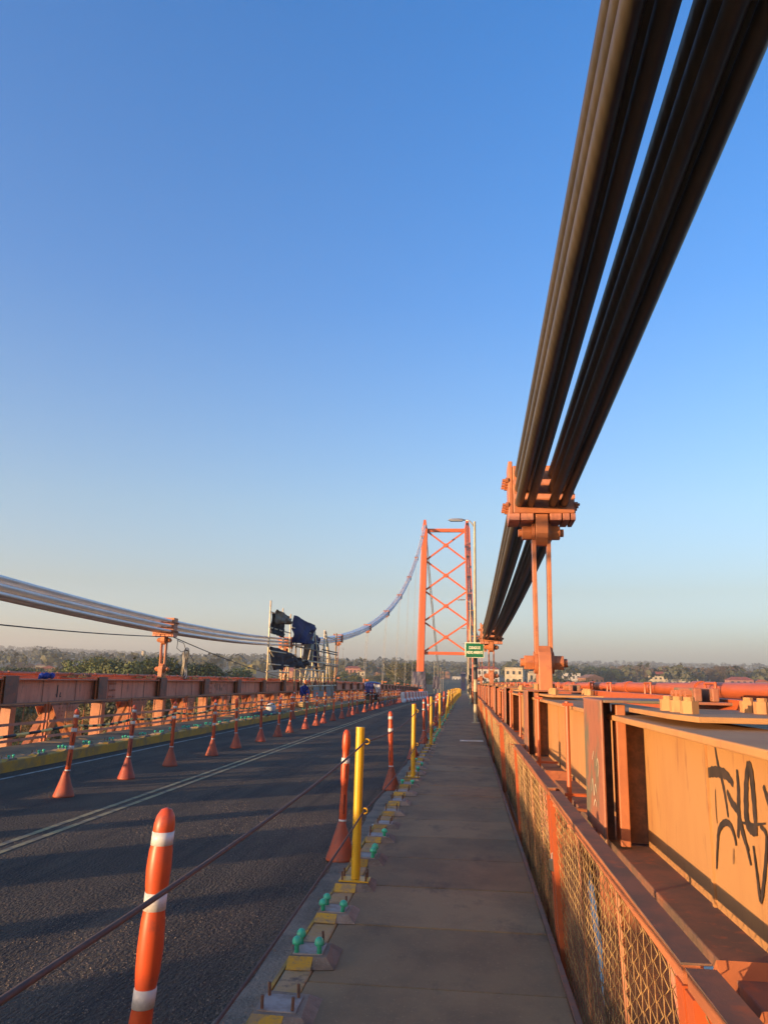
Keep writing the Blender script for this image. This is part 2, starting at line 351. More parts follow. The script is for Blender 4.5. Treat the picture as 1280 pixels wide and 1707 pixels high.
tag(strip(MB(), .531, .56, -.30, .012, YA, 200).build('walkway_edge_angle', 'paint_top'), kind='structure')
# embankment under the approach road beyond the tower
emb = MB()
for y in ys(215, 470, 20):
    emb.v += [(-26, y, ground(-26, y)-1), (-11.4, y, -.52+D(y)), (1.2, y, -.52+D(y)), (16, y, ground(16, y)-1)]
n_ = len(emb.v)//4
for k in range(n_-1):
    for q in range(3): emb.f.append((4*k+q, 4*k+q+1, 4*k+5+q, 4*k+4+q))
tag(emb.build('embankment', 'land'), kind='structure')
# deck cross beams below the road (seen through the truss)
# ------------------------------------------------------------------ stiffening trusses
P4 = 4.9
def hexbolt(mb, c, ax, r=.026, h=.03, n=6):
    c = Vector(c); a = Vector(ax); return mb.tube([c, c+a*h], r, n)
def truss(X, sgn, base, k0, k1, label, webm, postm):
    """X = centre of chord, sgn = +1 when the walkway lies on the -X side"""
    t = thing('stiffening_truss', label, 'truss', (0, 0, 0))
    s = sgn
    L = P4
    def bx(mb, xa, xb, *r):               # x measured outward from the walkway side
        a, b = X+s*xa, X+s*xb; return mb.box(min(a, b), max(a, b), *r)
    meshes = {}
    meshes['web_panel'] = (bx(MB(), -.012, .012, .004, L-.004, .815, 1.44).mesh('web_panel', webm), 0)
    meshes['top_flange'] = (bx(MB(), -.19, .19, 0, L, 1.44, 1.468).mesh('top_flange', 'paint_web' if s > 0 else 'paint_dull'), .006)
    meshes['bottom_flange'] = (bx(MB(), -.19, .19, 0, L, .775, .815).mesh('bottom_flange', 'paint_top'), .006)
    meshes['lower_chord'] = (bx(MB(), -.15, .15, 0, L, -1.75, -1.45).mesh('lower_chord', 'paint_dull'), 0)
    st = MB()
    for yy in (1.55, 3.35): bx(st, -.022, -.012, yy-.012, yy+.012, .815, 1.44)
    meshes['web_seam'] = (st.pieces('web_seam', 'paint_top' if s < 0 else 'paint_web'), 0)
    # vertical member with side plates
    vm = MB().box(X-.175, X+.175, -.12, .12, -1.5, .775)
    meshes['vertical'] = (vm.mesh('vertical', 'paint'), 0)
    def diag(y0, y1):
        m = MB()
        for xo in (-.135, .135): m.bar((X+xo, y0, -1.45), (X+xo, y1, .775), .19, .22, (0, 0, 1))
        return m.pieces('diagonal', 'paint')
    meshes['diagonal'] = (diag(.15, 2.35), 0); meshes['diagonal_b'] = (diag(L-.15, 2.55), 0)
    gp = MB()
    for xo in (-.245, .245): gp.prism([(1.7, .775), (3.2, .775), (2.9, .42), (2.6, .30), (2.3, .30), (2.0, .42)], 'X', X+xo-.008, X+xo+.008)
    gb = MB()
    for xo in (-.245, .245):
        for yy in (2.1, 2.25, 2.65, 2.8):
            for zz in (.5, .6, .7): hexbolt(gb, (X+xo-.008, yy, zz), (-1, 0, 0), .02, .016); hexbolt(gb, (X+xo+.008, yy, zz), (1, 0, 0), .02, .016)
    meshes['gusset_plate'] = (gp.pieces('gusset_plate', 'paint_dull'), 0)
    meshes['gusset_bolts'] = (gb.mesh('gusset_bolts', 'paint'), 0)
    # stirrup around the chord at every panel point
    br = MB(); bx(br, -.255, -.238, -.60, -.02, .83, 1.545)
    meshes['stirrup_plate'] = (br.mesh('stirrup_plate', postm), .012)
    bt = MB(); bx(bt, -.238, .70, -.62, .12, 1.53, 1.545)
    meshes['stirrup_top'] = (bt.mesh('stirrup_top', 'paint_worn'), .004)
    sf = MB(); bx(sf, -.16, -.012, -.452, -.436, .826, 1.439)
    meshes['stiffener'] = (sf.mesh('stiffener', 'rust_and_shade'), 0)  # dark brown stands in for the shade on this face
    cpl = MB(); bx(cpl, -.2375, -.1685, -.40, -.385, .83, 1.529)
    meshes['gap_shade_plate'] = (cpl.mesh('gap_shade_plate', 'rust_and_shade'), 0)  # added plate, its dark colour stands in for shade in the gap
    se = MB(); bx(se, -.168, -.12, -.56, -.437, .826, 1.52)
    meshes['stiffener_edge'] = (se.mesh('stiffener_edge', 'paint'), .004)
    # flange splice plate with bolts, on top of the chord
    pl = MB(); 
    a = [(-.09, -1.75), (-.13, -1.45), (-.13, -.70), (.60, -.70), (.60, -1.75)]
    pl.prism([(X+s*p, q) for p, q in a], 'Z', 1.49, 1.512)
    meshes['lateral_plate'] = (pl.mesh('lateral_plate', 'paint_web' if s > 0 else 'paint_bright'), .003)
    bo = MB()
    for yy in (-1.42, -1.25, -1.08):
        hexbolt(bo, (X-s*.03, yy, 1.512), (0, 0, 1), .038, .05); bo.cyl((X-s*.03, yy, 1.56), (X-s*.03, yy, 1.578), .022, 10)
        hexbolt(bo, (X+s*.32, yy, 1.512), (0, 0, 1), .038, .05); bo.cyl((X+s*.32, yy, 1.56), (X+s*.32, yy, 1.578), .022, 10)
    meshes['plate_bolts'] = (bo.pieces('plate_bolts', 'paint_web'), 0)
    fl = MB()                               # bolted bracket standing on the stirrup
    bx(fl, .22, .26, -.60, -.20, 1.546, 1.615); bx(fl, .31, .345, -.60, -.20, 1.546, 1.615); 
    meshes['bracket'] = (fl.pieces('bracket', 'paint_worn'), .006)
    fb = MB()
    for q in range(4): hexbolt(fb, (X+s*.22, -.54+q*.09, 1.58), (-s, 0, 0), .025, .03)
    meshes['bracket_bolts'] = (fb.pieces('bracket_bolts', 'paint'), 0)
    rl = MB(); bx(rl, .40, .46, 0, L, 1.47, 1.56)
    meshes['guide_rail'] = (rl.mesh('guide_rail', 'paint_bright'), 0)
    pp = MB(); pp.cyl((X+s*.75, 0, 1.60), (X+s*.75, L, 1.60), .052, 12)
    for yy in (1.1, 3.6): pp.cyl((X+s*.75, yy, 1.60), (X+s*.75, yy+.16, 1.60), .064, 12)
    meshes['service_pipe'] = (pp.pieces('service_pipe', 'paint_bright', 'auto'), 0)
    lp = MB()
    for yy in (.5, 2.3, 4.2):
        lp.tube([(X+s*.66, yy, 1.53), (X+s*.66, yy, 1.645), (X+s*.66, yy+.22, 1.645), (X+s*.66, yy+.22, 1.53)], .011, 6)
    meshes['pipe_loop'] = (lp.pieces('pipe_loop', 'paint_bright'), 0)
    sp = MB(); bx(sp, -.030, -.013, .55, 1.05, .84, 1.43)
    meshes['splice_plate'] = (sp.mesh('splice_plate', webm), 0)
    sb = MB()
    for a_ in range(4):
        for b_ in range(3): hexbolt(sb, (X-s*.030, .62+a_*.12, .94+b_*.2), (-s, 0, 0), .03, .028)
    meshes['splice_bolts'] = (sb.pieces('splice_bolts', 'paint_dull'), 0)
    cp = MB()                               # conduit rods hung in front of the web
    for yy in (.95, 3.2):
        cp.cyl((X-s*.23, yy, .70), (X-s*.23, yy, 1.50), .016, 8); cp.box(*sorted((X-s*.26, X-s*.19)), yy-.03, yy+.03, 1.47, 1.49)
        cp.box(*sorted((X-s*.26, X-s*.05)), yy-.02, yy+.02, .86, .88)
    meshes['conduit'] = (cp.pieces('conduit', 'paint_bright', 'auto'), 0)
    bk = MB()                               # flat stays between fence and chord
    for yy in (.35, 4.55): bk.bar((X-s*.40, yy, .88), (X-s*.16, yy+.06, .845), .05, .014)
    meshes['stay'] = (bk.pieces('stay', 'paint'), 0)
    cross = MB(); cross.box(min(X, -4.9), max(X, -4.9), -.12, .12, -1.2, -.55)
    meshes['floor_beam'] = (cross.mesh('floor_beam', 'paint_dull'), 0)
    for k in range(k0, k1):
        y = base+P4*k; rot = (slope(y), 0, 0)
        for nm, (me, bv) in meshes.items():
            if nm in ('splice_plate', 'splice_bolts') and k % 2: continue
            if s > 0 and k < 1 and nm in ('splice_plate', 'splice_bolts'): continue
            if nm in ('conduit',) and (s < 0 or y < 3 or y > 90): continue
            if nm in ('pipe_loop', 'bracket', 'bracket_bolts', 'plate_bolts', 'stay', 'web_seam') and y > (75 if s > 0 else 45): continue
            if nm == 'gusset_bolts' and y > 45: continue
            nm = {'diagonal_b': 'diagonal', 'plate_bolts': 'plate_bolt', 'splice_bolts': 'splice_bolt', 'bracket_bolts': 'bracket_bolt'}.get(nm, nm)
            for m1 in (me if isinstance(me, list) else [me]):
                o = put(nm, m1, t, (0, y, D(y)), rot, bv if y < 30 else 0)
                if nm == 'gusset_bolts': o['kind'] = 'stuff'
    return t
XR, XL = .945, -11.3
right = truss(XR, 1, 9.7-P4*3, 0, 42, 'long orange steel girder truss beside the walkway, running along its right side', 'paint_web', 'paint_worn')
left = truss(XL, -1, 28.4-P4*5, -4, 38, 'long dull red steel girder truss on the far side of the road', 'paint_dull', 'paint_top')

# graffiti and scratches on the nearest web and stirrup plate
GR = [[(3.134, 1.414), (3.113, 1.346), (3.073, 1.285), (3.047, 1.223), (3.034, 1.166)], [(3.284, 1.275), (3.224, 1.298), (3.135, 1.311), (3.027, 1.313), (2.951, 1.288)], [(3.161, 1.245), (3.169, 1.173), (3.166, 1.124)], [(3.026, 1.257), (2.983, 1.225), (2.917, 1.196), (2.942, 1.116)], [(2.9, 1.344), (2.9, 1.282), (2.912, 1.197), (2.885, 1.134), (2.839, 1.091)], [(2.662, 1.32), (2.618, 1.256), (2.57, 1.15)], [(2.78, 1.379), (2.762, 1.351), (2.756, 1.264), (2.758, 1.167)], [(2.78, 1.379), (2.818, 1.3), (2.837, 1.194), (2.8, 1.167), (2.747, 1.169)], [(2.911, 1.173), (2.797, 1.182), (2.668, 1.207)], [(3.206, 0.957), (3.175, 1.044), (3.144, 1.104), (3.072, 1.142), (3.01, 1.144), (2.973, 1.114), (2.962, 1.085)], [(2.791, 1.118), (2.776, 1.033), (2.76, 0.961), (2.702, 1.064), (2.666, 1.17), (2.714, 1.191)], [(2.887, 1.169), (2.855, 1.105), (2.826, 1.051)], [(2.991, 1.071), (3.003, 1.017)]]
GW = [.022, .034, .007, .026, .026, .022, .032, .034, .008, .02, .018, .014, .006]
def smooth_line(p, n=6):
    out = []
    for k in range(len(p)-1):
        a, b, c, d = p[max(k-1, 0)], p[k], p[k+1], p[min(k+2, len(p)-1)]
        for q in range(n):
            t = q/n
            out.append(tuple(.5*((2*b[i])+(-a[i]+c[i])*t+(2*a[i]-5*b[i]+4*c[i]-d[i])*t*t+(-a[i]+3*b[i]-3*c[i]+d[i])*t**3) for i in range(len(b))))
    return out+[p[-1]]
def ribbon(mb, x, pts, w):
    mb.mark(); pts = smooth_line(pts); n = len(pts); i = len(mb.v)
    for k, (y, z) in enumerate(pts):
        a = pts[max(k-1, 0)]; b = pts[min(k+1, n-1)]; dy, dz = b[0]-a[0], b[1]-a[1]; l = math.hypot(dy, dz) or 1
        ww = w/2*(.45+.75*math.sin(math.pi*min(1, max(0, (k+.8)/(n+.6))))**.6)*(1+.12*math.sin(k*2.3))
        mb.v += [(x, y-dz/l*ww, z+dy/l*ww), (x, y+dz/l*ww, z-dy/l*ww)]
    for k in range(n-1): mb.f.append((i+2*k, i+2*k+1, i+2*k+3, i+2*k+2))
g = MB()
for i_, (p, w) in enumerate(zip(GR, GW)): ribbon(g, .925+.0065-.0003*i_, p, w)
g.build_each('graffiti_stroke', 'graffiti', right)
g = MB()
for p in ([(4.50, 1.22), (4.44, 1.27)], [(4.36, 1.20), (4.32, 1.24), (4.29, 1.20), (4.33, 1.15)], [(4.56, 1.05), (4.5, 1.12), (4.47, 1.04), (4.42, 1.10), (4.38, 1.06)], [(4.50, .98), (4.44, 1.02), (4.40, .99)]): ribbon(g, XR-.2585, p, .008)
g.build_each('scratch_mark', 'scratch', right)
# ghost lettering on the far girder webs (illegible painted scrawl)
g = MB()
for y0 in (34.4, 34.75, 35.1, 35.4, 35.75, 36.1, 36.4, 20.9, 21.15):
    pts = [(y0+random.uniform(-.1, .1), random.uniform(.95, 1.32)) for _ in range(4)]; ribbon(g, XL+.016+random.uniform(0, .003), pts, .035)
g.build_each('scrawl_stroke', 'black_paint', left)

# ------------------------------------------------------------------ chain-link fence panels
def chainlink(L, H, z0, lean, pitch=.056, r=.0024):
    mb = MB(); n = int(L/pitch); m = int(H/(pitch*.5))
    for i in range(n):
        pts = []
        for k in range(m+1):
            z = z0+H*k/m; yy = (i+.5)*pitch+(pitch*.53 if (k+i) % 2 else -pitch*.53)*(.5 if True else 1)*1.0
            x = lean*(1-(z-z0)/H)+(.004 if k % 2 else -.004)
            pts.append((x, min(max(yy, .01), L-.01), z))
        mb.tube(pts, r, 3, False)
    return mb.mesh('chain_link', 'wire', True)
FZ0, FZ1, LEAN = -.26, .93, .05
LINKS = {}
def fence_panel(L, bars):
    if L not in LINKS:
        f = MB(); h = FZ1-FZ0
        def xx(z): return LEAN*(1-(z-FZ0)/h)
        f.box(-.022, .030, 0, L, FZ1-.05, FZ1-.006)
        top = MB().box(-.026, .050, 0, L, FZ1-.006, FZ1)
        bot = MB().box(LEAN-.02, LEAN+.02, 0, L, FZ0, FZ0+.04)
        st = MB(); sts = []
        for y in (.025, L-.025): sts.append(MB().bar((xx(FZ0), y, FZ0), (0, y, FZ1-.05), .055, .075, (0, 1, 0)).mesh('stile', 'paint_bright'))
        bs = []
        for q in range(1, bars+1):
            y = L*q/(bars+1); bs.append(MB().cyl((xx(FZ0)+.012, y, FZ0), (.012, y, FZ1-.05), .013, 6).mesh('bar', 'paint'))
        LINKS[L] = (f.mesh('rail', 'paint'), top.mesh('rail_cap', 'paint_top'), bot.mesh('bottom_rail', 'paint'), sts, bs, chainlink(L, h-.09, FZ0+.04, LEAN))
    return LINKS[L]
def place_fence(label, X, y, L, bars, group, flip=False):
    t = thing('fence_panel', label, 'fence panel', (X, y, D(y)), (slope(y, L), 0, 0), group)
    if flip: t.scale = (-1, 1, 1)
    a, b, c, sts, bs, ck = fence_panel(L, bars)
    put('top_rail', a, t); put('rail_cap', b, t); put('bottom_rail', c, t)
    for s_ in sts: put('stile', s_, t)
    for s_ in bs: put('bar', s_, t)
    put('chain_link', ck, t)
    return t
GFR = 'mesh fence panels on the girder side of the walkway'
spec = [(.572, -1.0, 3.2, 2), (.572, 2.24, 3.2, 2), (.578, 5.62, 3.75, 3)]
y = 9.45; k = 0
while y < 150:
    spec.append(((.655, .62, .635, .61)[k % 4], y, 4.8, 4)); y += 4.9; k += 1
for i, (X, y, L, b) in enumerate(spec):
    if i == 0: lab = 'orange framed chain-link fence panel at the bottom right corner, nearest the camera'
    else: lab = 'orange framed chain-link fence panel right of the walkway, %s from the camera' % nth(i+1)
    place_fence(lab, X, y, L, b, GFR)
GFL = 'mesh fence panels along the far walkway'
y = 13.9-4.9; i = 1
while y < 110:
    t = place_fence('orange chain-link fence panel along the far left walkway, %s from the left edge' % nth(i), -10.33, y, 4.8, 4, GFL, True)
    for z in (.10, .46): put('rail', MB().box(-.05, -.028, 0, 4.8, z-.03, z+.03).mesh('rail', 'paint_dull'), t) if i == 1 else None
    if i == 1: RAILM = [o.data for o in t.children if o.name.startswith('rail') and 'cap' not in o.name]
    else:
        for me in RAILM: put('rail', me, t)
    y += 4.9; i += 1
# padlock on the nearest fence gap
pk = thing('padlock', 'small dark padlock hanging in the gap between the near fence panels', 'padlock', (.567, 5.48, .50), (0, 0, .5))
MB().box(-.018, .018, -.028, .028, -.07, 0).build('body', 'padlock', pk, bevel=.004)
MB().tube([(0, -.017, 0), (0, -.017, .03), (0, 0, .045), (0, .017, .03), (0, .017, 0)], .005, 6).build('shackle', 'steel_plate', pk)

# ------------------------------------------------------------------ main cables, clamps, hangers, tower
YT = 196.
def cz_left(y):
    d = y-30; return 3.45+.00121*d*d+(6e-9*d**4 if d > 0 else 0)
def cz_right(y):
    d = y-29.3
    if d < 0: return 3.42+.0015*d*d
    return 3.42+.00121*d*d+6.3e-9*d**4
TOPX = {1: .45, -1: -10.45}
def cx(side, X, y):
    q = max(0, (y-30)/(YT-30)); return X+(TOPX[side]-X)*min(q, 1)
COLS = (-.275, -.135, .135, .275); ROWS = (-.19, 0, .19)
def cable(side, X, zf, y0, label, m):
    t = thing('main_cable', label, 'cable', (0, 0, 0))
    zt = zf(YT)
    for ci, c in enumerate(COLS):
        for r_ in ROWS:
            path = []; y = y0
            while y < 30: path.append((X+c, y, zf(y)+r_)); y += 1.6
            while y < YT: path.append((cx(side, X, y)+c, y, zf(y)+r_)); y += 4
            path.append((cx(side, X, YT)+c, YT, zt+r_))
            for q in (.1, .25, .5, .75, 1.): path.append((TOPX[side]+c+(X-TOPX[side])*q, YT+150*q, zt+r_+(1.0-zt)*q-6*q*(1-q)))
            mb = MB().tube(path, .054, 10, True)
            me = mb.mesh('strand', m, True)
            uv = me.uv_layers.new(name='UVMap')
            for p in me.polygons:
                for li in p.loop_indices:
                    vi = me.loops[li].vertex_index; yy = me.vertices[vi].co.y; u_ = vi % 10
                    if u_ == 0 and any(q % 10 == 9 for q in p.vertices): u_ = 10
                    uv.data[li].uv = (u_/10., yy)
            put('strand', me, t)
    return t
strand_twist('strand'); strand_twist('strand_aged')
cable(-1, XL, cz_left, -18., 'silvery bundle of steel suspension cables sweeping past on the left', 'strand')
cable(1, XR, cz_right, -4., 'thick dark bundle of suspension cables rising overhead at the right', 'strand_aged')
def clamp_mesh():
    parts = []
    W, Ln = .405, .20                         # half width, half length
    core = MB(); core.box(-W+.055, W, -Ln, Ln, -.31, .31)
    parts.append(('block', core.mesh('block', 'paint'), .012))
    sidep = MB(); sidep.box(-W, -W+.053, -Ln, Ln, -.33, .37)
    parts.append(('side_plate', sidep.mesh('side_plate', 'paint'), .01))
    lay = MB()
    for z in (-.095, .095): lay.box(-W+.06, W+.006, -Ln-.004, Ln+.004, z-.028, z+.028)
    parts.append(('spacer', lay.pieces('spacer', 'paint_dull'), 0))
    foot = MB()
    for xa, xb in ((-.405, -.27), (-.255, -.10), (.10, .24), (.255, .34), (.355, .41)): foot.box(xa, xb, -Ln, Ln, -.40, -.312)
    parts.append(('foot_rib', foot.pieces('foot_rib', 'paint_dull'), .006))
    bl = MB()
    for yy in (-.19, -.07, .06, .18):
        for zz in (-.20, .12):
            hexbolt(bl, (-W, yy, zz), (-1, 0, 0), .034, .035); bl.cyl((-W-.03, yy, zz), (-W-.075, yy, zz), .018, 8)
            hexbolt(bl, (W, yy, zz), (1, 0, 0), .034, .035); bl.cyl((W+.03, yy, zz), (W+.06, yy, zz), .018, 8)
    parts.append(('bolt', bl.pieces('bolt', 'paint'), 0))
    lug = MB(); poly = [(-.19, -.32)]+[(-.19*math.cos(a), -.50-.19*math.sin(a)) for a in [math.pi*k/10 for k in range(11)]]+[(.19, -.32)]
    lug.prism(poly, 'X', -.075, .075)
    parts.append(('lug', lug.mesh('lug', 'paint'), .006))
    return parts
CL = clamp_mesh()
def hexnut(mb, x0, x1, z, r): return mb.tube([(x0, 0, z), (x1, 0, z)], r, 6)
def hanger_set(side, X, y, zf, near, lab, gc, gh):
    zc = zf(y); ang = math.atan2(zf(y+.5)-zf(y-.5), 1); xx = cx(side, X, y)
    c = thing('cable_clamp', lab['clamp'], 'cable clamp', (xx, y, zc), (ang*.5, 0, 0) if near else (ang, 0, 0), gc)
    for nm, me, bv in CL:
        if nm in ('bolt', 'spacer') and y > 60: continue
        for m1 in (me if isinstance(me, list) else [me]): put(nm, m1, c, bevel=bv if near else 0)
    zp = -.52                                 # top pin below the cable centre
    d = D(y); zb = 1.87+d
    h = thing('hanger', lab['hanger'], 'hanger', (xx, y, 1.46+d), (0, 0, 0), gh)
    zt = zc+zp-(1.46+d); z1 = zb-(1.46+d)
    dx = X-xx
    if near:
        for s_ in (-1, 1):
            MB().bar((s_*.092, 0, zt-.02), (s_*.082+dx, 0, z1+.02), .17, .046, (1, 0, 0)).build('flat_bar', 'paint', h, bevel=.004)
        for zz, nm in ((zt, 'top'), (z1, 'bottom')):
            eye = MB()
            for s_ in (-1, 1): eye.tube([(s_*.082, 0, zz), (s_*.118, 0, zz)], .135, 18)
            eye.build_each('eye_plate', 'paint', h, 'auto')
            nt_ = MB()
            for s_ in (-1, 1): hexnut(nt_, s_*.118, s_*.235, zz, .095)
            nt_.build_each('nut', 'paint', h, bevel=.006)
            pn = MB().cyl((-.28, 0, zz), (.28, 0, zz), .05, 12); pn.build('pin', 'paint', h, 'auto')
        lug = MB(); lug.prism([(-.22, 0), (.22, 0), (.20, z1-.05), (.16, z1+.12), (.08, z1+.20), (-.08, z1+.20), (-.16, z1+.12), (-.20, z1-.05)], 'X', -.078, .078)
        lug.build('chord_lug', 'paint', h, bevel=.008)
        wg = MB()
        for s_ in (-1, 1): wg.prism([(-.2, 0), (.2, 0), (.12, .16), (-.12, .16)], 'X', s_*.10-.012, s_*.10+.012)
        wg.build_each('lug_stiffener', 'paint_web', h)
    else:
        for s_ in (-1, 1): MB().bar((s_*.09, 0, zt), (s_*.09+dx, 0, z1), .035, .06, (0, 1, 0)).build('rod', 'galv' if zt > 5 else 'paint', h)
        nt_ = MB()
        for zz in (zt, z1): nt_.tube([(-.24, 0, zz), (.24, 0, zz)], .10, 8)
        nt_.build_each('pin', 'paint', h)
        MB().prism([(-.22, 0), (.22, 0), (.18, z1+.12), (.08, z1+.20), (-.08, z1+.20), (-.18, z1+.12)], 'X', dx-.075, dx+.075).build('chord_lug', 'paint', h)
for k in range(0, 9):
    y = 9.7+19.6*k
    hanger_set(1, XR, y, cz_right, k < 2, {'clamp': 'orange bolted clamp gripping the right-hand cable bundle, %s from the camera' % nth(k+1),
               'hanger': 'orange hanger with pins under the right-hand cable, %s from the camera' % nth(k+1)}, 'clamps on the right cable', 'hangers under the right cable')
for k in range(0, 9):
    y = 28.4+19.6*k
    hanger_set(-1, XL, y, cz_left, k < 2, {'clamp': 'orange clamp on the left silvery cable, %s from the left edge' % nth(k+1),
               'hanger': 'orange hanger under the left silvery cable, %s from the left edge' % nth(k+1)}, 'clamps on the left cable', 'hangers under the left cable')

tw = thing('bridge_tower', 'tall bright orange portal tower with four crossed braces', 'bridge tower', (0, YT, 0))
def legx(side, z):
    b, tp = (-11.35, -10.45) if side < 0 else (1.62, .45); return b+(tp-b)*(z+1)/41.
for side in (-1, 1):
    xb, xt = legx(side, -18), legx(side, 40.4)
    MB().hexa([(xb-1.02, -1.3, -18), (xb+1.02, -1.3, -18), (xb+1.02, 1.3, -18), (xb-1.02, 1.3, -18), (xt-.72, -1.1, 40.4), (xt+.72, -1.1, 40.4), (xt+.72, 1.1, 40.4), (xt-.72, 1.1, 40.4)]).build('leg', 'tower_paint', tw, bevel=.06)
    MB().hexa([(xt-.60, -.9, 40.4), (xt+.60, -.9, 40.4), (xt+.60, .9, 40.4), (xt-.60, .9, 40.4), (xt-.30, -.5, 42.6), (xt+.30, -.5, 42.6), (xt+.30, .5, 42.6), (xt-.30, .5, 42.6)]).build('saddle_housing', 'tower_paint', tw, bevel=.04)
    jm = MB()
    for z in (4.5, 9, 13.5, 18, 22.5, 27, 31.5, 36): x = legx(side, z); w = 1.02-(z+18)/58.4*.30+.03; jm.box(x-w, x+w, -1.30+.2*(z+18)/58.4-.03, 0, z-.03, z+.03)
    jm.build_each('joint_band', 'tower_paint', tw)
    if side > 0:
        lad = MB()
        for z in range(3, 40, 1): x = legx(1, z); lad.box(x-.24, x+.24, -1.45, -1.42, z, z+.05)
        for z in (6, 12, 18, 24, 30, 36): x = legx(1, z); lad.box(x-.38, x+.38, -1.75, -1.3, z, z+.5)
        lad.build('ladder', 'paint_dull', tw)['kind'] = 'stuff'
zs = [8.6, 16.4, 24.2, 32.0, 39.8]
MB().box(legx(-1, 39.8)+.6, legx(1, 39.8)-.6, -.45, .45, 39.4, 40.25).build('top_beam', 'tower_paint', tw, bevel=.03)
MB().box(legx(-1, 8.6)+.8, legx(1, 8.6)-.8, -.4, .4, 8.15, 8.9).build('lower_beam', 'tower_paint', tw, bevel=.03)
for a, b in zip(zs, zs[1:]):
    a_, b_ = a+.25, b-.25
    MB().bar((legx(-1, a_)+.8, -.05, a_), (legx(1, b_)-.7, -.05, b_), .42, .38, (0, 1, 0)).build('brace', 'tower_paint', tw)
    MB().bar((legx(1, a_)-.8, .05, a_), (legx(-1, b_)+.7, .05, b_), .42, .38, (0, 1, 0)).build('brace', 'tower_paint', tw)
    z = (a_+b_)/2; xm = (legx(-1, z)+legx(1, z))/2
    MB().prism([(xm-.75, z), (xm, z-.55), (xm+.75, z), (xm, z+.55)], 'Y', -.32, .32).build('brace_node', 'tower_paint', tw)

# ------------------------------------------------------------------ cloth helper
def cloth(name, m, parent, corners, nu=18, nv=14, fold=.08, freq=3., seed=0, sag=0., loc=(0, 0, 0), edge=.05):
    a, b, c, d = [Vector(p) for p in corners]          # a-b top edge, d-c bottom edge
    nrm = (b-a).cross(d-a).normalized(); rnd = random.Random(seed); ph = rnd.uniform(0, 6)
    mb = MB()
    for j in range(nv+1):
        for i in range(nu+1):
            u, v = i/nu, j/nv
            p = (a*(1-u)+b*u)*(1-v)+(d*(1-u)+c*u)*v
            amp = fold*(.15+.55*v)
            p = p+nrm*(amp*math.sin(freq*6.28*u+ph+1.6*math.sin(3*v+ph))+amp*.7*math.sin(freq*10*u*(.6+v)+2*ph+4*v)+noise.noise(Vector((u*2.2+seed, v*2.2, seed)))*fold*1.2+noise.noise(Vector((u*9+seed, v*5, seed)))*fold*.25)
            p = p+Vector((0, 0, -1))*sag*(4*u*(1-u))*(1-.4*v)+Vector((0, 0, 1))*edge*noise.noise(Vector((u*4, seed+7.3, v)))*(1 if j in (0, nv) else .4)
            mb.v.append(tuple(p))
    for j in range(nv):
        for i in range(nu): k = j*(nu+1)+i; mb.f.append((k, k+1, k+nu+2, k+nu+1))
    o = mb.build(name, m, parent, True, loc); sm = o.modifiers.new('thick', 'SOLIDIFY'); sm.thickness = .012
    return o
tb = cloth('tarpaulin', 'tarp_purple', None, [(-13.1, YT-1.6, 3.9), (-9.9, YT-1.6, 4.0), (-9.6, YT-1.75, -.3), (-13.4, YT-1.75, -.2)], fold=.22, freq=2, seed=3)
tag(tb, 'faded purple tarpaulin wrapped round the foot of the left tower leg', 'tarpaulin')
tb = cloth('tarpaulin', 'tarp_purple', None, [(-8.6, YT+16, 2.8), (-7.2, YT+16, 3.0), (-6.9, YT+16, -.4), (-8.9, YT+16, -.3)], fold=.2, freq=2, seed=5)
tag(tb, 'small purple tarpaulin bundle behind the tower, right of the wrapped leg', 'tarpaulin')

# ------------------------------------------------------------------ lane delineators
def delin_meshes():
    prof = [(.046, .36), (.050, .38), (.051, .50), (.046, .60), (.0435, .66), (.0435, .71), (.052, .78), (.056, .88), (.054, .96), (.045, 1.01), (.0445, 1.08), (.053, 1.10), (.056, 1.17), (.050, 1.235), (.043, 1.262), (.025, 1.285), (.006, 1.292)]
    prof2 = [(.048, .36), (.049, .44), (.052, .56), (.048, .66), (.0445, .70), (.0445, .75), (.05, .80), (.053, .92), (.05, 1.02), (.046, 1.09), (.046, 1.15), (.049, 1.17), (.049, 1.23), (.043, 1.262), (.025, 1.285), (.006, 1.292)]
    cone = [(.150, 0), (.155, .012), (.150, .03), (.125, .10), (.085, .22), (.046, .34), (.040, .37)]
    out = {}
    for nm, p, m in (('a', prof2, 'delin'), ('b', prof, 'delin'), ('c', prof2, 'delin_old')):
        out[nm] = MB().lathe([(r*.80, z) for r, z in p], 16).mesh('post', m, True)
    out['cone'] = MB().lathe(cone, 20).mesh('cone_base', 'delin_cone', True)
    out['cone_old'] = MB().lathe(cone, 20).mesh('cone_base', 'delin_old', True)
    out['band_hi'] = MB().lathe([(.0395, 1.155), (.0395, 1.205)], 16).mesh('band', 'band', True)
    out['band_mid'] = MB().lathe([(.040, .945), (.0438, .95), (.0438, 1.0), (.040, 1.005)], 16).mesh('band', 'band', True)
    out['band_low'] = MB().lathe([(.0415, .372), (.0415, .392)], 16).mesh('band', 'band', True)
    out['band_low2'] = MB().lathe([(.0385, .69), (.0385, .745)], 16).mesh('band', 'band', True)
    out['slot'] = MB().box(-.006, .006, -.0435, -.02, .45, .64).mesh('slot', 'slot')
    out['slot2'] = MB().box(-.006, .006, -.0455, -.02, .80, .93).mesh('slot', 'slot')
    return out
DM = delin_meshes()
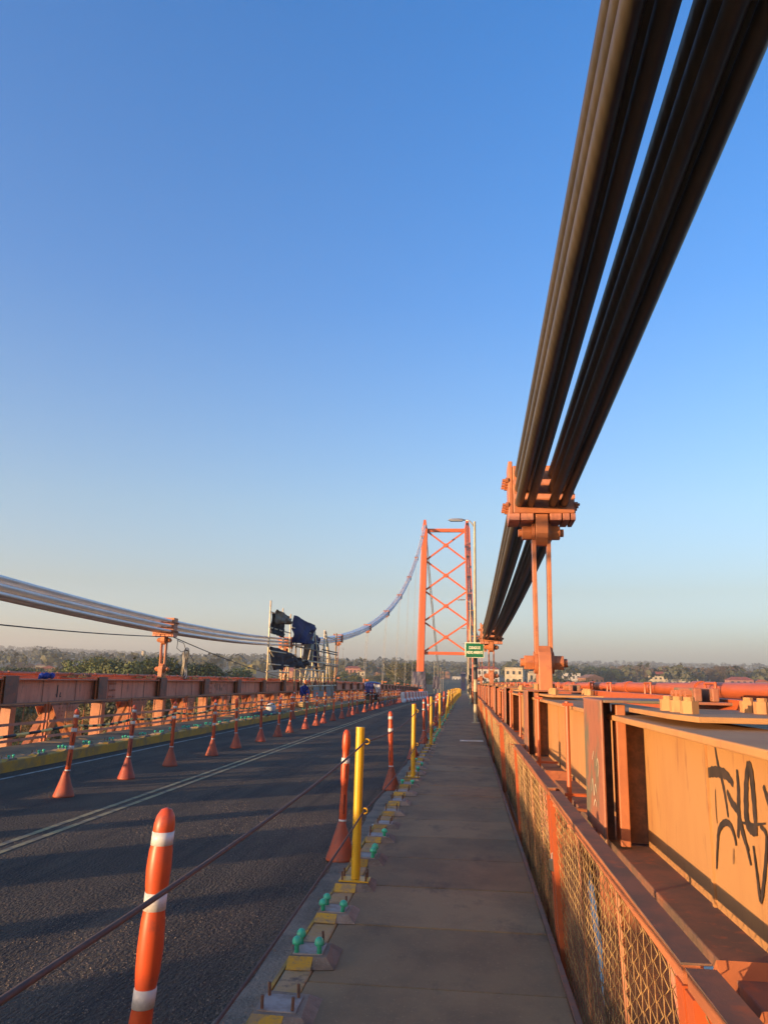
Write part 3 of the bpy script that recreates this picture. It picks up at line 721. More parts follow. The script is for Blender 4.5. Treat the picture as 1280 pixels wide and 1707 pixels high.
def delineator(label, loc, tilt=(0, 0), kind='a', group=None, rz=0, four=False):
    t = thing('lane_delineator', label, 'delineator', loc, (0, 0, rz), group)
    old = kind == 'c'
    put('cone_base', DM['cone_old' if old else 'cone'], t)
    p = put('post', DM[kind], t, rot=(tilt[0], tilt[1], 0))
    for b in ('band_hi', 'band_mid', 'band_low')+(('band_low2',) if four else ()): put('band', DM[b], p)
    for s_ in ('slot', 'slot2'): put('slot', DM[s_], p)
    return t
# the nearest one: wide bulged profile, cut by the frame
t = thing('lane_delineator', 'large orange flexible delineator with three white bands in the lower left foreground', 'delineator', (-1.195, 2.9, -.2), (0, 0, 0), 'delineators beside the walkway')
put('cone_base', DM['cone'], t)
prof = [(.050, .36), (.054, .42), (.056, .56), (.052, .655), (.0485, .69), (.0485, .75), (.056, .80), (.060, .88), (.056, .97), (.0495, 1.005), (.0495, 1.06), (.0545, 1.09), (.0585, 1.14), (.055, 1.20), (.0485, 1.225), (.0485, 1.262), (.050, 1.268), (.050, 1.29), (.043, 1.318), (.025, 1.34), (.006, 1.346)]
pst = MB().lathe([(r*.76, z) for r, z in prof], 24, off=lambda z: (.105*(z-.2)+.02*math.sin((z-.3)*4.2), .01*math.sin(z*5))).build('post', 'delin', t, True)
for z0, z1, r_ in ((1.220, 1.265, .0395), (1.004, 1.062, .0400), (.688, .75, .0395)):
    MB().lathe([(r_, z0), (r_, z1)], 24, off=lambda z: (.105*(z-.2)+.02*math.sin((z-.3)*4.2), .01*math.sin(z*5))).build('band', 'band', pst, True)
rnd = random.Random(4)
ry = [8.4, 13.7, 19.0, 23.8, 28.8, 33.6, 38.6, 43.5, 48.6, 53.5, 58.6, 63.7, 69, 75, 81, 88, 95, 103]
for i, y in enumerate(ry):
    tl = [(.0, .02), (.0, -.028), (.01, .03), (0, -.01)][i] if i < 4 else (rnd.uniform(-.07, .07), rnd.uniform(-.08, .08))
    delineator('orange delineator with white bands at the walkway kerb, %s behind the large foreground one' % nth(i+1), (-1.27+rnd.uniform(-.03, .03) if i > 3 else (-1.28, -1.26, -1.24, -1.24)[i], y, -.19+D(y)),
               tl, 'bacabca'[i % 7] if i else 'b', 'delineators beside the walkway', rnd.uniform(-.3, .3) if i else .35)
ly = [11.75, 13.95, 16.15, 18.5, 20.75, 22.85, 25.1, 27.2, 29.3, 31.6, 33.6]
while ly[-1] < 72: ly.append(ly[-1]+2.2)
for i, y in enumerate(ly):
    tl = [(0, .055), (0, .035), (0, .02), (0, .015)][i] if i < 4 else (rnd.uniform(-.05, .05), rnd.uniform(-.06, .06))
    delineator('orange delineator on the road between lanes, %s from the left in the far row' % nth(i+1), (-6.02+rnd.uniform(-.09, .09), y+rnd.uniform(-.12, .12)*(i > 3), -.2+D(y)), tl, 'acaabcaac'[i % 9], 'delineators in the row on the road', rnd.uniform(-1, 1), i % 3 != 2)
delineator('single orange delineator standing close to the far kerb, behind the row', (-7.95, 36.2, -.2+D(36)), (.02, .02), 'a', None, .3)

# striped tape strung along the far row
def tape(label, pts, cols, seglen, r):
    t = thing('barrier_tape', label, 'barrier tape', pts[0])
    path = []
    for a, b in zip(pts, pts[1:]):
        a, b = Vector(a), Vector(b)
        for q in range(14):
            u = q/14; p = a*(1-u)+b*u; p.z -= .05*4*u*(1-u); path.append(p)
    path.append(Vector(pts[-1])); org = Vector(pts[0])
    meshes = {}; acc = 0.; cur = [path[0]]; ci = 0; bufs = [MB() for _ in cols]
    for a, b in zip(path, path[1:]):
        cur.append(b); acc += (b-a).length
        if acc >= seglen:
            bufs[ci % len(cols)].tube([p-org for p in cur], r, 6); ci += 1; cur = [b]; acc = 0
    for bf, c in zip(bufs, cols): bf.build_each('stripe', c, t, True)
    return t
tp = [(-6.02, 7.4, .83)]+[(-6.03+.10*(.83+.2)*(.5 if i < 2 else .2)*0, y, .84+D(y)+rnd.uniform(-.03, .03)) for i, y in enumerate(ly[:7])]
tape('black and yellow striped barrier tape strung along the near part of the far delineator row', tp, ['stripe_black', 'stripe_yellow'], .13, .021)
tp = [(-6.0, y, .84+D(y)+rnd.uniform(-.04, .04)) for i, y in enumerate(ly[6:20])]
tape('thin red and white barrier tape strung along the distant part of the delineator row', tp, ['paint_dull', 'stripe_white'], .6, .014)

# ------------------------------------------------------------------ anchor pads, yellow posts, ropes
def pad_meshes(flip):
    s = -1 if flip else 1
    a = MB()                                   # bevelled concrete mound
    X0, X1, Y0, Y1 = -.085, .215, -.115, .175
    a.hexa([(X0*s, Y0-.09, 0), (X1*s, Y0-.05, 0), ((X1)*s, Y1+.04, 0), (X0*s, Y1+.03, 0), (X0*s, Y0, .040), ((X1-.06)*s, Y0, .043), ((X1-.07)*s, Y1, .038), (X0*s, Y1, .042)])
    b = MB(); b.hexa([((X0-.002)*s, Y0-.092, .002), (.07*s, Y0-.092, .002), (.07*s, Y0-.012, .036), ((X0-.002)*s, Y0-.012, .036), ((X0-.002)*s, Y0-.094, .005), (.07*s, Y0-.094, .005), (.07*s, Y0, .044), ((X0-.002)*s, Y0, .044)])
    p = MB().box(min(-.07*s, .12*s), max(-.07*s, .12*s), -.075, .125, .038, .047)
    return a.mesh('mound', 'pad_concrete'), b.mesh('painted_face', 'pad_yellow'), p.mesh('plate', 'steel_plate')
PADM = {False: pad_meshes(False), True: pad_meshes(True)}
BOLT = MB().cyl((0, 0, 0), (0, 0, .070), .0085, 6).mesh('bolt', 'rust_and_shade')
CAP = MB().lathe([(.016, 0), (.016, .035), (.018, .038), (.030, .040), (.032, .052), (.027, .068), (.014, .078), (.003, .080)], 12).mesh('cap', 'cap_green', True)
BP = [(-.05, -.055), (.10, -.055), (-.05, .105), (.10, .105)]
def pad(label, loc, caps, flip, group, plate=True):
    t = thing('anchor_pad', label, 'anchor pad', loc, (random.uniform(-.02, .02), random.uniform(-.03, .03), random.uniform(-.09, .09)), group)
    t.scale = (random.uniform(.9, 1.08), random.uniform(.85, 1.1), random.uniform(.8, 1.15))
    s = -1 if flip else 1
    a, b, p = PADM[flip]; put('mound', a, t); put('painted_face', b, t)
    if plate: put('plate', p, t)
    for i, (x, y) in enumerate(BP):
        if caps is None: continue
        if i in caps: put('cap', CAP, t, (x*s, y, .046), (random.uniform(-.1, .1), random.uniform(-.1, .1), 0))
        else: put('bolt', BOLT, t, (x*s, y, .046), (random.uniform(-.1, .1), random.uniform(-.12, .12), 0))
    return t
GPR, GPL = 'anchor pads on the near kerb', 'anchor pads on the far kerb'
py = [4.17, 4.94, 5.81, 6.62, 7.49, 8.51, 9.26, 10.1, 10.95, 11.85, 12.75, 13.55]
pc = [(), (0, 1, 2), (0, 1, 2), None, (0, 1, 2, 3), (1,), (), (), (), (), (0, 1), None, (1,), (0, 3), (2,), (), (), (), (), None]
while py[-1] < 62: py.append(py[-1]+.86)
posts = []
desc = {0: 'concrete anchor pad with four bare rusty bolts at the bottom of the picture', 1: 'concrete anchor pad with three green caps, nearest of the capped pads', 2: 'concrete anchor pad with three green caps just before the nearest yellow post',
        3: 'concrete pad under the nearest yellow post', 4: 'concrete anchor pad with four green caps just behind the nearest yellow post', 5: 'concrete anchor pad with a single green cap, second behind the nearest yellow post'}
for i, y in enumerate(py):
    c = pc[i] if i < len(pc) else (random.choice([(), (1,), (0, 1), (), (0, 1, 2)]) if (i-3) % 8 else None)
    lab = desc.get(i) or 'anchor pad with bolts on the near walkway kerb, %s from the bottom of the picture' % nth(i+1)
    pad(lab, (-.945, y, D(y)), c, False, GPR, c is not None)
    if c is None: posts.append(y)
while posts[-1] < 150: posts.append(posts[-1]+6.9)
y = 11.2; i = 1
while y < 52:
    pad('anchor pad on the far yellow kerb, %s from the left edge' % nth(i), (-8.595, y, D(y)), random.choice([(0, 1, 2), (0, 1, 2, 3), (0, 1, 3), (0, 2)]) if y < 34 else random.choice([(0,), (1, 2), ()]), True, GPL); y += 1.06; i += 1
PT = MB().tube([(0, 0, .06), (0, 0, 1.235)], .036, 16).mesh('tube', 'post_yellow', 'auto')
PB = MB().box(-.125, .115, -.075, .085, .046, .057).mesh('base_plate', 'post_yellow')
RG = MB().tube([(.0, .0, .0)]+[(.022*math.sin(a)+0, 0, .022*math.cos(a)) for a in []] or [(0, 0, 0), (1, 0, 0)], .001, 3) if False else None
ring = MB(); ring.tube([(.058+.021*math.cos(2*math.pi*k/14), 0, .021*math.sin(2*math.pi*k/14)) for k in range(14)], .0065, 6, close=True); RING = ring.mesh('eyelet', 'post_yellow', True)
tops = [(-.83, -.28, 1.09, .53)]
for i, y in enumerate(posts):
    tl = 0.0 if i not in (4,) else .14
    t = thing('railing_post', ('yellow steel railing post with two eyelets, nearest of the row beside the walkway' if i == 0 else 'yellow railing post at the walkway kerb, %s from the camera' % nth(i+1)), 'post', (-.885, y, D(y)), (0, tl+random.uniform(-.012, .012), 0), 'yellow railing posts')
    put('tube', PT, t); put('base_plate', PB, t)
    for z in (1.12, .575): put('eyelet', RING, t, (0, 0, z))
    for (x, q) in ((-.10, -.055), (.09, -.055), (-.10, .065), (.09, .065)): put('bolt', BOLT, t, (x, q, .05))
    tops.append((-.827, y, 1.12+D(y), .575+D(y)))
for lvl, nm, sag in ((2, 'upper brown rope threaded through the yellow posts beside the walkway', .07), (3, 'lower brown rope threaded through the yellow posts beside the walkway', .06)):
    path = []
    for a, b in zip(tops[:12], tops[1:13]):
        for q in range(12):
            u = q/12; path.append((a[0]*(1-u)+b[0]*u, a[1]*(1-u)+b[1]*u, a[lvl]*(1-u)+b[lvl]*u-sag*4*u*(1-u)))
    path.append((tops[12][0], tops[12][1], tops[12][lvl]))
    o = MB().tube(path, .0075, 6).build('safety_rope', 'rope', None, True); tag(o, nm, 'rope')

# ------------------------------------------------------------------ street lamps and sign
def lamp(y, x, label, group, h=8.42, arm=-1, bands=True):
    t = thing('street_lamp', label, 'street lamp', (x, y, D(y)), (0, 0, 0), group)
    MB().tube([(0, 0, 0), (0, 0, 3), (0, 0, h)], [.082, .072, .048], 12).build('pole', 'lamp_paint', t, 'auto')
    if bands:
        bm = MB()
        for z0 in (.75, 1.75, 2.35): bm.tube([(0, 0, z0), (0, 0, z0+.5)], .086, 12)
        bm.build_each('black_band', 'black_paint', t, 'auto')
    MB().box(-.17, .17, -.17, .17, .0, .03).build('base_plate', 'lamp_paint', t)
    a = arm
    MB().tube([(0, 0, h-.25), (a*.12, 0, h-.08), (a*.22, 0, h+.03), (a*.42, 0, h+.06)], .030, 8).build('arm', 'galv', t, True)
    hd = MB(); prof = [(.36, .0), (.42, .04), (.55, .075), (.8, .09), (1.02, .075), (1.13, .035), (1.15, 0)]
    i = len(hd.v)
    for u, w in prof:
        hh = w*.9
        hd.v += [(a*u, -w*1.5, h+.05), (a*u, -w*1.0, h+.05+hh), (a*u, w*1.0, h+.05+hh), (a*u, w*1.5, h+.05)]
    for k in range(len(prof)-1):
        for q in range(4): hd.f.append((4*k+q, 4*k+(q+1) % 4, 4*k+4+(q+1) % 4, 4*k+4+q))
    hd.build('lamp_head', 'galv', t, 'auto')
    gl = MB(); gl.box(*sorted((a*.52, a*1.06)), -.10, .11, h+.015, h+.046); gl.build('lens', 'lamp_glass', t)
    return t
lamp(32.8, .40, 'cream street lamp with black bands carrying the green sign, nearest on the right', 'lamps along the walkway')
for i, y in enumerate((65, 97, 129, 161)):
    lamp(y, .40, 'cream street lamp at the right walkway edge, %s behind the one with the sign' % nth(i+1), 'lamps along the walkway')
for i, y in enumerate((232, 262, 292, 322, 352, 382, 412)):
    lamp(y, -9.2, 'thin pale street lamp on the approach road beyond the tower, %s in that row' % nth(i+1), 'lamps on the approach road', 9.2, 1, False)
sg = thing('sign_board', 'green sign with cream lettering fixed to the nearest street lamp', 'sign', (.37, 32.64, 2.93+D(32.7)))
MB().box(-.39, .39, -.012, .012, -.315, .315).build('border', 'sign_cream', sg, bevel=.01)
MB().box(-.36, .36, -.0165, -.0125, -.285, .285).build('panel', 'sign_green', sg)
MB().box(-.06, .06, .012, .06, -.03, .03).build('bracket', 'galv', sg)
def text(body, parent, loc, size, m, width=None, rot=(math.pi/2, 0, 0)):
    cu = bpy.data.curves.new('lettering', 'FONT'); cu.body = body; cu.size = size; cu.align_x = 'CENTER'; cu.align_y = 'CENTER'; cu.extrude = .002; cu.offset = .004
    o = bpy.data.objects.new('lettering', cu); col.objects.link(o)
    dg = bpy.context.evaluated_depsgraph_get(); me = bpy.data.meshes.new_from_object(o.evaluated_get(dg)); bpy.data.objects.remove(o)
    xs = [v.co.x for v in me.vertices]; w = max(xs)-min(xs); me.materials.clear(); me.materials.append(MATS[m])
    p = put('lettering', me, parent, loc, rot)
    if width: p.scale = (width/w, 1.05, 1)
    return p
text('CUIDADO DE', sg, (0, -.0195, .095), .15, 'sign_cream', .47)
text('MEDIO AMBIENTE', sg, (0, -.0195, -.10), .15, 'sign_cream', .66)

# ------------------------------------------------------------------ scaffold with tarpaulins round the left cable
sc = thing('scaffold', 'tall pipe scaffold standing over the left girder around the cable', 'scaffold', (0, 0, 0))
def pipe(name, p, q, r=.028, m='scaffold'): return MB().cyl(p, q, r*1.45, 7).build(name, m, sc, True)
XS, XS2 = -10.55, -12.1
for (y, zt, z0, m) in ((41.2, 5.75, 1.5, 'scaffold'), (44.5, 5.2, 1.5, 'scaffold'), (46.2, 5.45, 1.5, 'scaffold')): pipe('standard', (XS, y, z0), (XS, y, zt), .035, m)
for (y, zt, m) in ((50.6, 6.2, 'scaffold'),): pipe('standard', (XS2, y, 1.4), (XS2, y, zt), .032, m)
for z in (5.15, 4.3): pipe('ledger', (XS, 41.1, z), (XS, 46.4, z), .026)
pipe('ledger', (XS, 41.0, 1.95), (XS, 46.4, 1.95)); pipe('brace', (XS, 41.4, 3.1), (XS, 44.9, 1.9))
# the A-shaped tower of pipes nearer the tower
for y, zt, z0, m in ((47.6, 3.9, .5, 'scaffold_dark'), (53.0, 4.9, .4, 'scaffold'), (57.3, 5.2, .4, 'scaffold'), (62.6, 5.3, .6, 'scaffold_dark')):
    pipe('standard', (XS+.1, y, z0), (XS+.1, y, zt), .045 if y > 55 else .036, m)
for a, b in (((53.0, 4.9), (49.2, .9)), ((53.0, 4.9), (55.9, .8)), ((53.0, 2.6), (49.3, .7)), ((53.0, 2.6), (55.6, .8)), ((57.3, 5.1), (62.0, .4)), ((57.3, 4.9), (60.6, .2)), ((48.4, 2.2), (52.4, .8))):
    pipe('brace', (XS+.18, a[0], a[1]), (XS+.25, b[0], b[1]), .034, 'scaffold' if b[0] < 61 else 'scaffold_dark')
for z, a, b, m in ((3.55, 47.4, 62.7, 'scaffold_dark'), (2.75, 49, 62.7, 'scaffold'), (2.2, 47.5, 57.5, 'scaffold'), (1.15, 48.6, 62.4, 'scaffold'), (3.72, 56.0, 62.7, 'scaffold_dark'), (2.62, 57, 62.7, 'scaffold_dark')):
    pipe('ledger', (XS+.22, a, z), (XS+.22, b, z), .034, m)
for z, a, b in ((2.80, 49.5, 55.0), (2.42, 50, 57.2)):
    for q in range(3): MB().box(XS-.1-q*.28, XS+.14-q*.28, a, b, z, z+.045).build('plank', 'plank', sc)
for z, a, b in ((3.05, 41.1, 47.7), (2.35, 41.1, 46.4), (4.65, 46.1, 53.2), (4.05, 47.4, 57.6), (3.15, 52.6, 62.8), (1.7, 48.4, 62.6), (4.75, 56.9, 62.8)): pipe('ledger', (XS+.12, a, z), (XS+.12, b, z), .024)
for y, z0, zt in ((49.6, 1.2, 4.9), (51.3, 1.0, 4.95), (55.2, .5, 4.85), (59.8, .6, 4.9), (61.2, .6, 4.4)): pipe('standard', (XS-.35, y, z0), (XS-.35, y, zt), .026)
for a, b in (((55.2, 4.8), (59.8, .9)), ((59.8, 4.8), (55.2, 1.0)), ((49.6, 4.6), (46.3, 1.6))): pipe('brace', (XS-.3, a[0], a[1]), (XS-.3, b[0], b[1]), .022)
MB().box(XS+.2, XS+.24, 53.0, 57.1, .35, 1.12).build('panel', 'wall_grey', sc); MB().box(XS+.2, XS+.24, 58, 61.6, .35, 1.12).build('panel', 'wall_grey', sc)
def tarp(label, m, corners, **k):
    o = cloth('tarpaulin', m, None, corners, **k); return tag(o, label, 'tarpaulin', 'tarpaulins on the scaffold')
X_ = XS+.05
tarp('dark tarpaulin hanging from the top left of the scaffold above the cable', 'tarp_black', [(X_, 41.4, 5.1), (X_, 44.6, 5.2), (X_, 44.3, 3.9), (X_, 41.4, 4.0)], fold=.10, freq=2.6, seed=1)
tarp('brown folded sheet draped over the top left scaffold bar', 'tarp_brown', [(X_+.2, 41.5, 5.3), (X_+.2, 44.8, 5.25), (X_+.1, 45.9, 4.75), (X_+.2, 41.6, 4.6)], fold=.14, freq=1.7, seed=2, edge=.12)
tarp('large deep blue tarpaulin billowing from the scaffold pole', 'tarp_blue', [(X_+.1, 46.3, 5.45), (X_, 53.6, 5.25), (X_+.3, 51.2, 3.85), (X_+.2, 46.5, 3.75)], fold=.22, freq=1.4, seed=9, edge=.12, nu=26, nv=20)
tarp('dark purple tarpaulin slung under the cable at the left of the scaffold', 'tarp_black', [(X_, 41.3, 3.30), (X_+.1, 46.3, 3.05), (X_+.15, 46.9, 2.35), (X_, 42.6, 2.05)], fold=.14, freq=1.6, seed=12, edge=.12)
tarp('grey brown tarpaulin hanging low beside the second left hanger', 'tarp_black', [(X_+.2, 46.4, 3.0), (X_+.2, 50.4, 2.80), (X_+.2, 51.0, 2.45), (X_+.2, 46.9, 2.10)], fold=.2, freq=1.5, seed=14, edge=.12)
tarp('grey tarpaulin strip hanging inside the pipe scaffold', 'tarp_brown', [(X_-.2, 51.6, 4.7), (X_-.2, 54.4, 4.8), (X_-.2, 54.2, 2.8), (X_-.2, 51.4, 2.9)], fold=.12, freq=2.4, seed=16)
tarp('blue tarpaulin hanging at the right side of the pipe scaffold', 'tarp_blue', [(X_-.3, 54.4, 4.9), (X_-.3, 57.2, 4.6), (X_-.3, 57.2, 2.1), (X_-.3, 54.6, 2.2)], fold=.14, freq=2.2, seed=18)

# ------------------------------------------------------------------ wires near the left cable
def wire(name, pts, r, m, label, cat, sag=0):
    path = []
    for a, b in zip(pts, pts[1:]):
        a, b = Vector(a), Vector(b)
        for q in range(12): u = q/12; p = a*(1-u)+b*u; p.z -= sag*4*u*(1-u); path.append(p)
    path.append(Vector(pts[-1])); o = MB().tube(path, r, 6).build(name, m, None, True); return tag(o, label, cat)
wire('wire_rope', [(-11, 12, 2.72), (-11, 28.3, 3.06)], .018, 'black_paint', 'black wire rope strung below the cable at the left edge', 'wire rope', .12)
wire('wire_rope', [(-11, 28.5, 3.06), (-11, 46.9, 1.65)], .018, 'black_paint', 'black wire rope sloping from the left hanger down to the girder', 'wire rope', .12)
wire('wire_rope', [(-10.9, 66, 1.6), (-10.8, 99, 4.6)], .03, 'black_paint', 'thin wire rope climbing across the distant hangers right of the scaffold', 'wire rope', .5)
wire('wire_rope', [(-10.8, 99, 4.6), (-10.8, 125, 3.6), (-10.8, 146, 1.2)], .03, 'black_paint', 'slack wire drooping between the distant hangers left of the tower', 'wire rope', .8)
coil = thing('cable_coil', 'coil of grey cable hanging beside the first left hanger', 'cable coil', (-10.9, 29.6, 2.25))
for k in range(5):
    r0 = .30+.03*k; MB().tube([(.02*k-.04+.04*math.sin(3*a), r0*.55*math.sin(a)+.02*k, r0*1.45*math.cos(a)-.15) for a in [2*math.pi*q/28 for q in range(28)]], .014, 6, close=True).build('turn', 'galv' if k % 2 else 'black_paint', coil, True)
MB().tube([(0, -.85, .75), (0, -.9, .4), (0, -.4, .28), (0, .2, .38), (0, .5, .25), (0, 1.1, -.05)], .012, 6).build('loose_end', 'black_paint', coil, True)
MB().tube([(0, -.95, .7), (0, -.2, .62), (0, .1, .35)], .014, 6).build('loose_end', 'galv', coil, True)
bun = thing('cloth_bundle', 'blue cloth bundle lying on top of the left girder', 'bundle', (-11.15, 20.0, 1.47))
bun.scale = (.55, .55, .7)
bm_ = MB()
for k in range(4):
    c = Vector((random.uniform(-.1, .1), -.3+.2*k, .10)); i0 = len(bm_.v)
    bm_.lathe([(.02, -.1), (.12, -.07), (.16, 0), (.13, .08), (.03, .13)], 9, c)
for i_, v in enumerate(bm_.v):
    n_ = noise.noise(Vector(v)*9); bm_.v[i_] = (v[0]+n_*.06, v[1]+n_*.08, v[2]+n_*.05)
bm_.build_each('cloth_fold', 'coverall', bun, True)

# ------------------------------------------------------------------ road barriers, mototaxi, worker, bundles
def barrier(label, loc, rz, m, group):
    t = thing('road_barrier', label, 'barrier', loc, (0, 0, rz), group)
    prof = [(-.28, 0), (.28, 0), (.28, .18), (.14, .36), (.10, .92), (-.10, .92), (-.14, .36), (-.28, .18)]
    MB().prism(prof, 'Y', -.75, .75).build('body', m, t, bevel=.03)
    MB().box(-.108, .108, -.5, .5, .55, .70).build('panel', 'red_plastic' if m == 'white_plastic' else 'white_plastic', t)
    MB().cyl((0, 0, .92), (0, 0, .96), .06, 8).build('filler_cap', m, t)
for k in range(17):
    y = 75+k*1.75
    barrier('%s plastic road barrier near the tower, %s from the left of its row' % ('dark red' if k % 2 else 'white', nth(k+1)), (-5.95+.9*k/17, y, -.2+D(y)), -.03, 'red_plastic' if k % 2 else 'white_plastic', 'red and white road barriers')
def mototaxi(loc, rz):
    t = thing('mototaxi', 'three-wheeled motorcycle taxi with a blue canopy parked on the far lane', 'mototaxi', loc, (0, 0, rz))
    for x, y in ((-.55, -.75), (.55, -.75), (0, 1.15)):
        w = MB().tube([(x-.06, y, .27), (x+.06, y, .27)], .27, 18).build('wheel', 'tyre', t, 'auto')
        MB().tube([(x-.065, y, .27), (x+.065, y, .27)], .15, 12).build('rim', 'galv', w)
    MB().box(-.58, .58, -1.15, .25, .32, .42).build('floor', 'black_paint', t, bevel=.02)
    MB().hexa([(-.6, -1.2, .42), (.6, -1.2, .42), (.6, -1.12, .42), (-.6, -1.12, .42), (-.62, -1.3, .95), (.62, -1.3, .95), (.62, -1.22, .95), (-.62, -1.22, .95)]).build('rear_panel', 'black_paint', t, bevel=.02)
    MB().box(-.5, .5, -1.0, -.5, .42, .70).build('bench', 'blue_vinyl', t, bevel=.04)
    for x in (-.6, .6):
        for y in (-1.2, .2): MB().cyl((x, y, .42), (x*.96, y+(.05 if y < 0 else .15), 1.72), .022, 7).build('canopy_pole', 'galv', t)
        MB().box(x-.012, x+.012, -1.15, .15, .42, .80).build('side_panel', 'blue_vinyl', t)
    cv = MB()
    for q in range(9):
        y = -1.35+1.95*q/8; h = 1.72+.12*math.sin(math.pi*q/8)
        for p in range(7): x = -.68+1.36*p/6; cv.v.append((x, y, h-.12*(x/.68)**2))
    for q in range(8):
        for p in range(6): k = q*7+p; cv.f.append((k, k+1, k+8, k+7))
    o = cv.build('canopy', 'blue_vinyl', t, True); s_ = o.modifiers.new('t', 'SOLIDIFY'); s_.thickness = .03
    cloth('rain_flap', 'blue_vinyl', t, [(-.64, -1.33, 1.65), (.1, -1.33, 1.68), (.05, -1.33, .95), (-.64, -1.33, .95)], fold=.03, seed=3)
    cloth('rain_flap', 'white_sheet', t, [(.1, -1.35, 1.62), (.62, -1.34, 1.6), (.66, -1.34, .9), (.35, -1.35, .95)], fold=.05, seed=5)
    MB().tube([(0, .35, .55), (0, .75, .78), (0, 1.0, .80)], [.12, .14, .09], 10).build('tank', 'red_plastic', t, True)
    MB().box(-.14, .14, .1, .7, .72, .80).build('rider_seat', 'black_paint', t, bevel=.03)
    MB().tube([(0, 1.15, .27), (0, 1.0, .95)], .03, 8).build('fork', 'galv', t); MB().tube([(-.35, .85, 1.05), (0, .98, .98), (.35, .85, 1.05)], .016, 8).build('handlebar', 'black_paint', t)
    MB().lathe([(.03, 0), (.09, .03), (.09, .10)], 12).build('headlight', 'lamp_glass', t, 'auto', (0, 1.14, .88), (-math.pi/2, 0, 0))
mototaxi((-7.75, 65.5, -.2+D(65)), .12)
def person(name, label, loc, rz, joints, edges, radii, m):
    t = thing(name, label, 'person', loc, (0, 0, rz))
    me = bpy.data.meshes.new('body'); me.from_pydata(joints, edges, []); me.materials.append(MATS[m]); o = put('body', me, t)
    sk = o.modifiers.new('skin', 'SKIN')
    for i, r_ in enumerate(radii): me.skin_vertices[0].data[i].radius = (r_, r_)
    me.skin_vertices[0].data[0].use_root = True
    sk.use_smooth_shade = True; ss = o.modifiers.new('sub', 'SUBSURF'); ss.levels = 2; ss.render_levels = 2
    return t
# worker squatting, bent forward over the far walkway
J = [(0, 0, .42), (.10, 0, .62), (.24, 0, .82), (.31, 0, .92), (-.02, .11, .40), (.33, .15, .52), (.16, .15, .09), (.28, .15, .04), (-.02, -.11, .40), (.33, -.15, .52), (.16, -.15, .09), (.28, -.15, .04),
     (.22, .20, .79), (.34, .24, .55), (.52, .18, .42), (.22, -.20, .79), (.36, -.24, .56), (.54, -.16, .44), (.36, 0, 1.0)]
Ed = [(0, 1), (1, 2), (2, 3), (0, 4), (4, 5), (5, 6), (6, 7), (0, 8), (8, 9), (9, 10), (10, 11), (2, 12), (12, 13), (13, 14), (2, 15), (15, 16), (16, 17), (3, 18)]
Rd = [.145, .15, .15, .065, .10, .068, .045, .05, .10, .068, .045, .05, .075, .05, .038, .075, .05, .038, .06]
pr = person('person', 'worker in a blue coverall and orange helmet crouching on the far walkway below the scaffold', (-9.6, 46.0, D(46)+.35), -.9, J, Ed, Rd, 'coverall')
MB().lathe([(.02, -.11), (.06, -.10), (.085, -.04), (.095, .03), (.085, .09), (.05, .12), (.01, .13)], 14).build('head', 'skin', pr, True, (.40, 0, 1.06), (0, .5, 0))
hel = MB().lathe([(.135, 0), (.118, .012), (.112, .05), (.09, .10), (.05, .13), (.01, .138)], 14).build('helmet', 'helmet', pr, True, (.425, 0, 1.10), (0, .5, 0))
for s_ in (-1, 1):
    hm = MB(); hm.tube([(.52, s_*.17, .42), (.56, s_*.165, .39), (.60, s_*.16, .37)], [.03, .04, .035], 8)
    for q in range(4): hm.tube([(.60, s_*.16+(q-1.5)*.018, .37), (.64, s_*.16+(q-1.5)*.02, .355), (.66, s_*.16+(q-1.5)*.02, .335-.004*q)], .009, 5)
    hm.tube([(.565, s_*.13, .39), (.60, s_*.105, .37), (.63, s_*.10, .35)], .010, 5)
    hm.build('hand', 'skin', pr, True)
    MB().tube([(.14, s_*.15, .10), (.17, s_*.15, .04), (.34, s_*.15, .03)], [.05, .055, .04], 8).build('boot', 'boot', pr, True)
MB().box(-.5, .6, -.35, .35, -.35, -.02).build('crate_step', 'plank', pr) if False else None
cr = thing('work_crate', 'low timber crate the worker crouches on at the far walkway', 'crate', (-9.5, 46.1, D(46)), (0, 0, -.9))
for z in (.02, .13, .24): MB().box(-.4, .6, -.36, .36, z, z+.09).build('board', 'plank', cr)
ws = thing('sheet_roll', 'whitish rolled sheet lying on the far walkway among the delineators', 'rolled sheet', (-9.3, 37.2, D(37)), (0, 0, .35))
MB().tube([(-.1, -1.0, .28), (0, -.4, .26), (.05, .3, .20), (.05, 1.1, .14)], [.20, .24, .20, .10], 12).build('roll', 'white_sheet', ws, True)
bs_ = MB()
for j in range(9):
    for i in range(13): u, v = i/12, j/8; bs_.v.append((-.45+.9*v, -1.9+2.6*u, .03+.14*abs(noise.noise(Vector((u*5, v*4, 2))))+.10*math.sin(math.pi*u)*math.sin(math.pi*v)))
for j in range(8):
    for i in range(12): k = j*13+i; bs_.f.append((k, k+1, k+14, k+13))
o = bs_.build('plastic_sheet', 'black_bundle', None, True, (-9.0, 36.0, D(36)+.01)); s_ = o.modifiers.new('t', 'SOLIDIFY'); s_.thickness = .01
tag(o, 'crumpled black plastic sheet on the far kerb beside the rolled sheet', 'plastic sheet')
st_ = MB().box(-.32, .32, -.055, .055, 0, .035).build('painted_stick', 'white_plastic', None, False, (.16, 22.5, D(22)+.002), (0, 0, .06), .006); tag(st_, 'white stick lying across the walkway in the middle distance', 'stick')
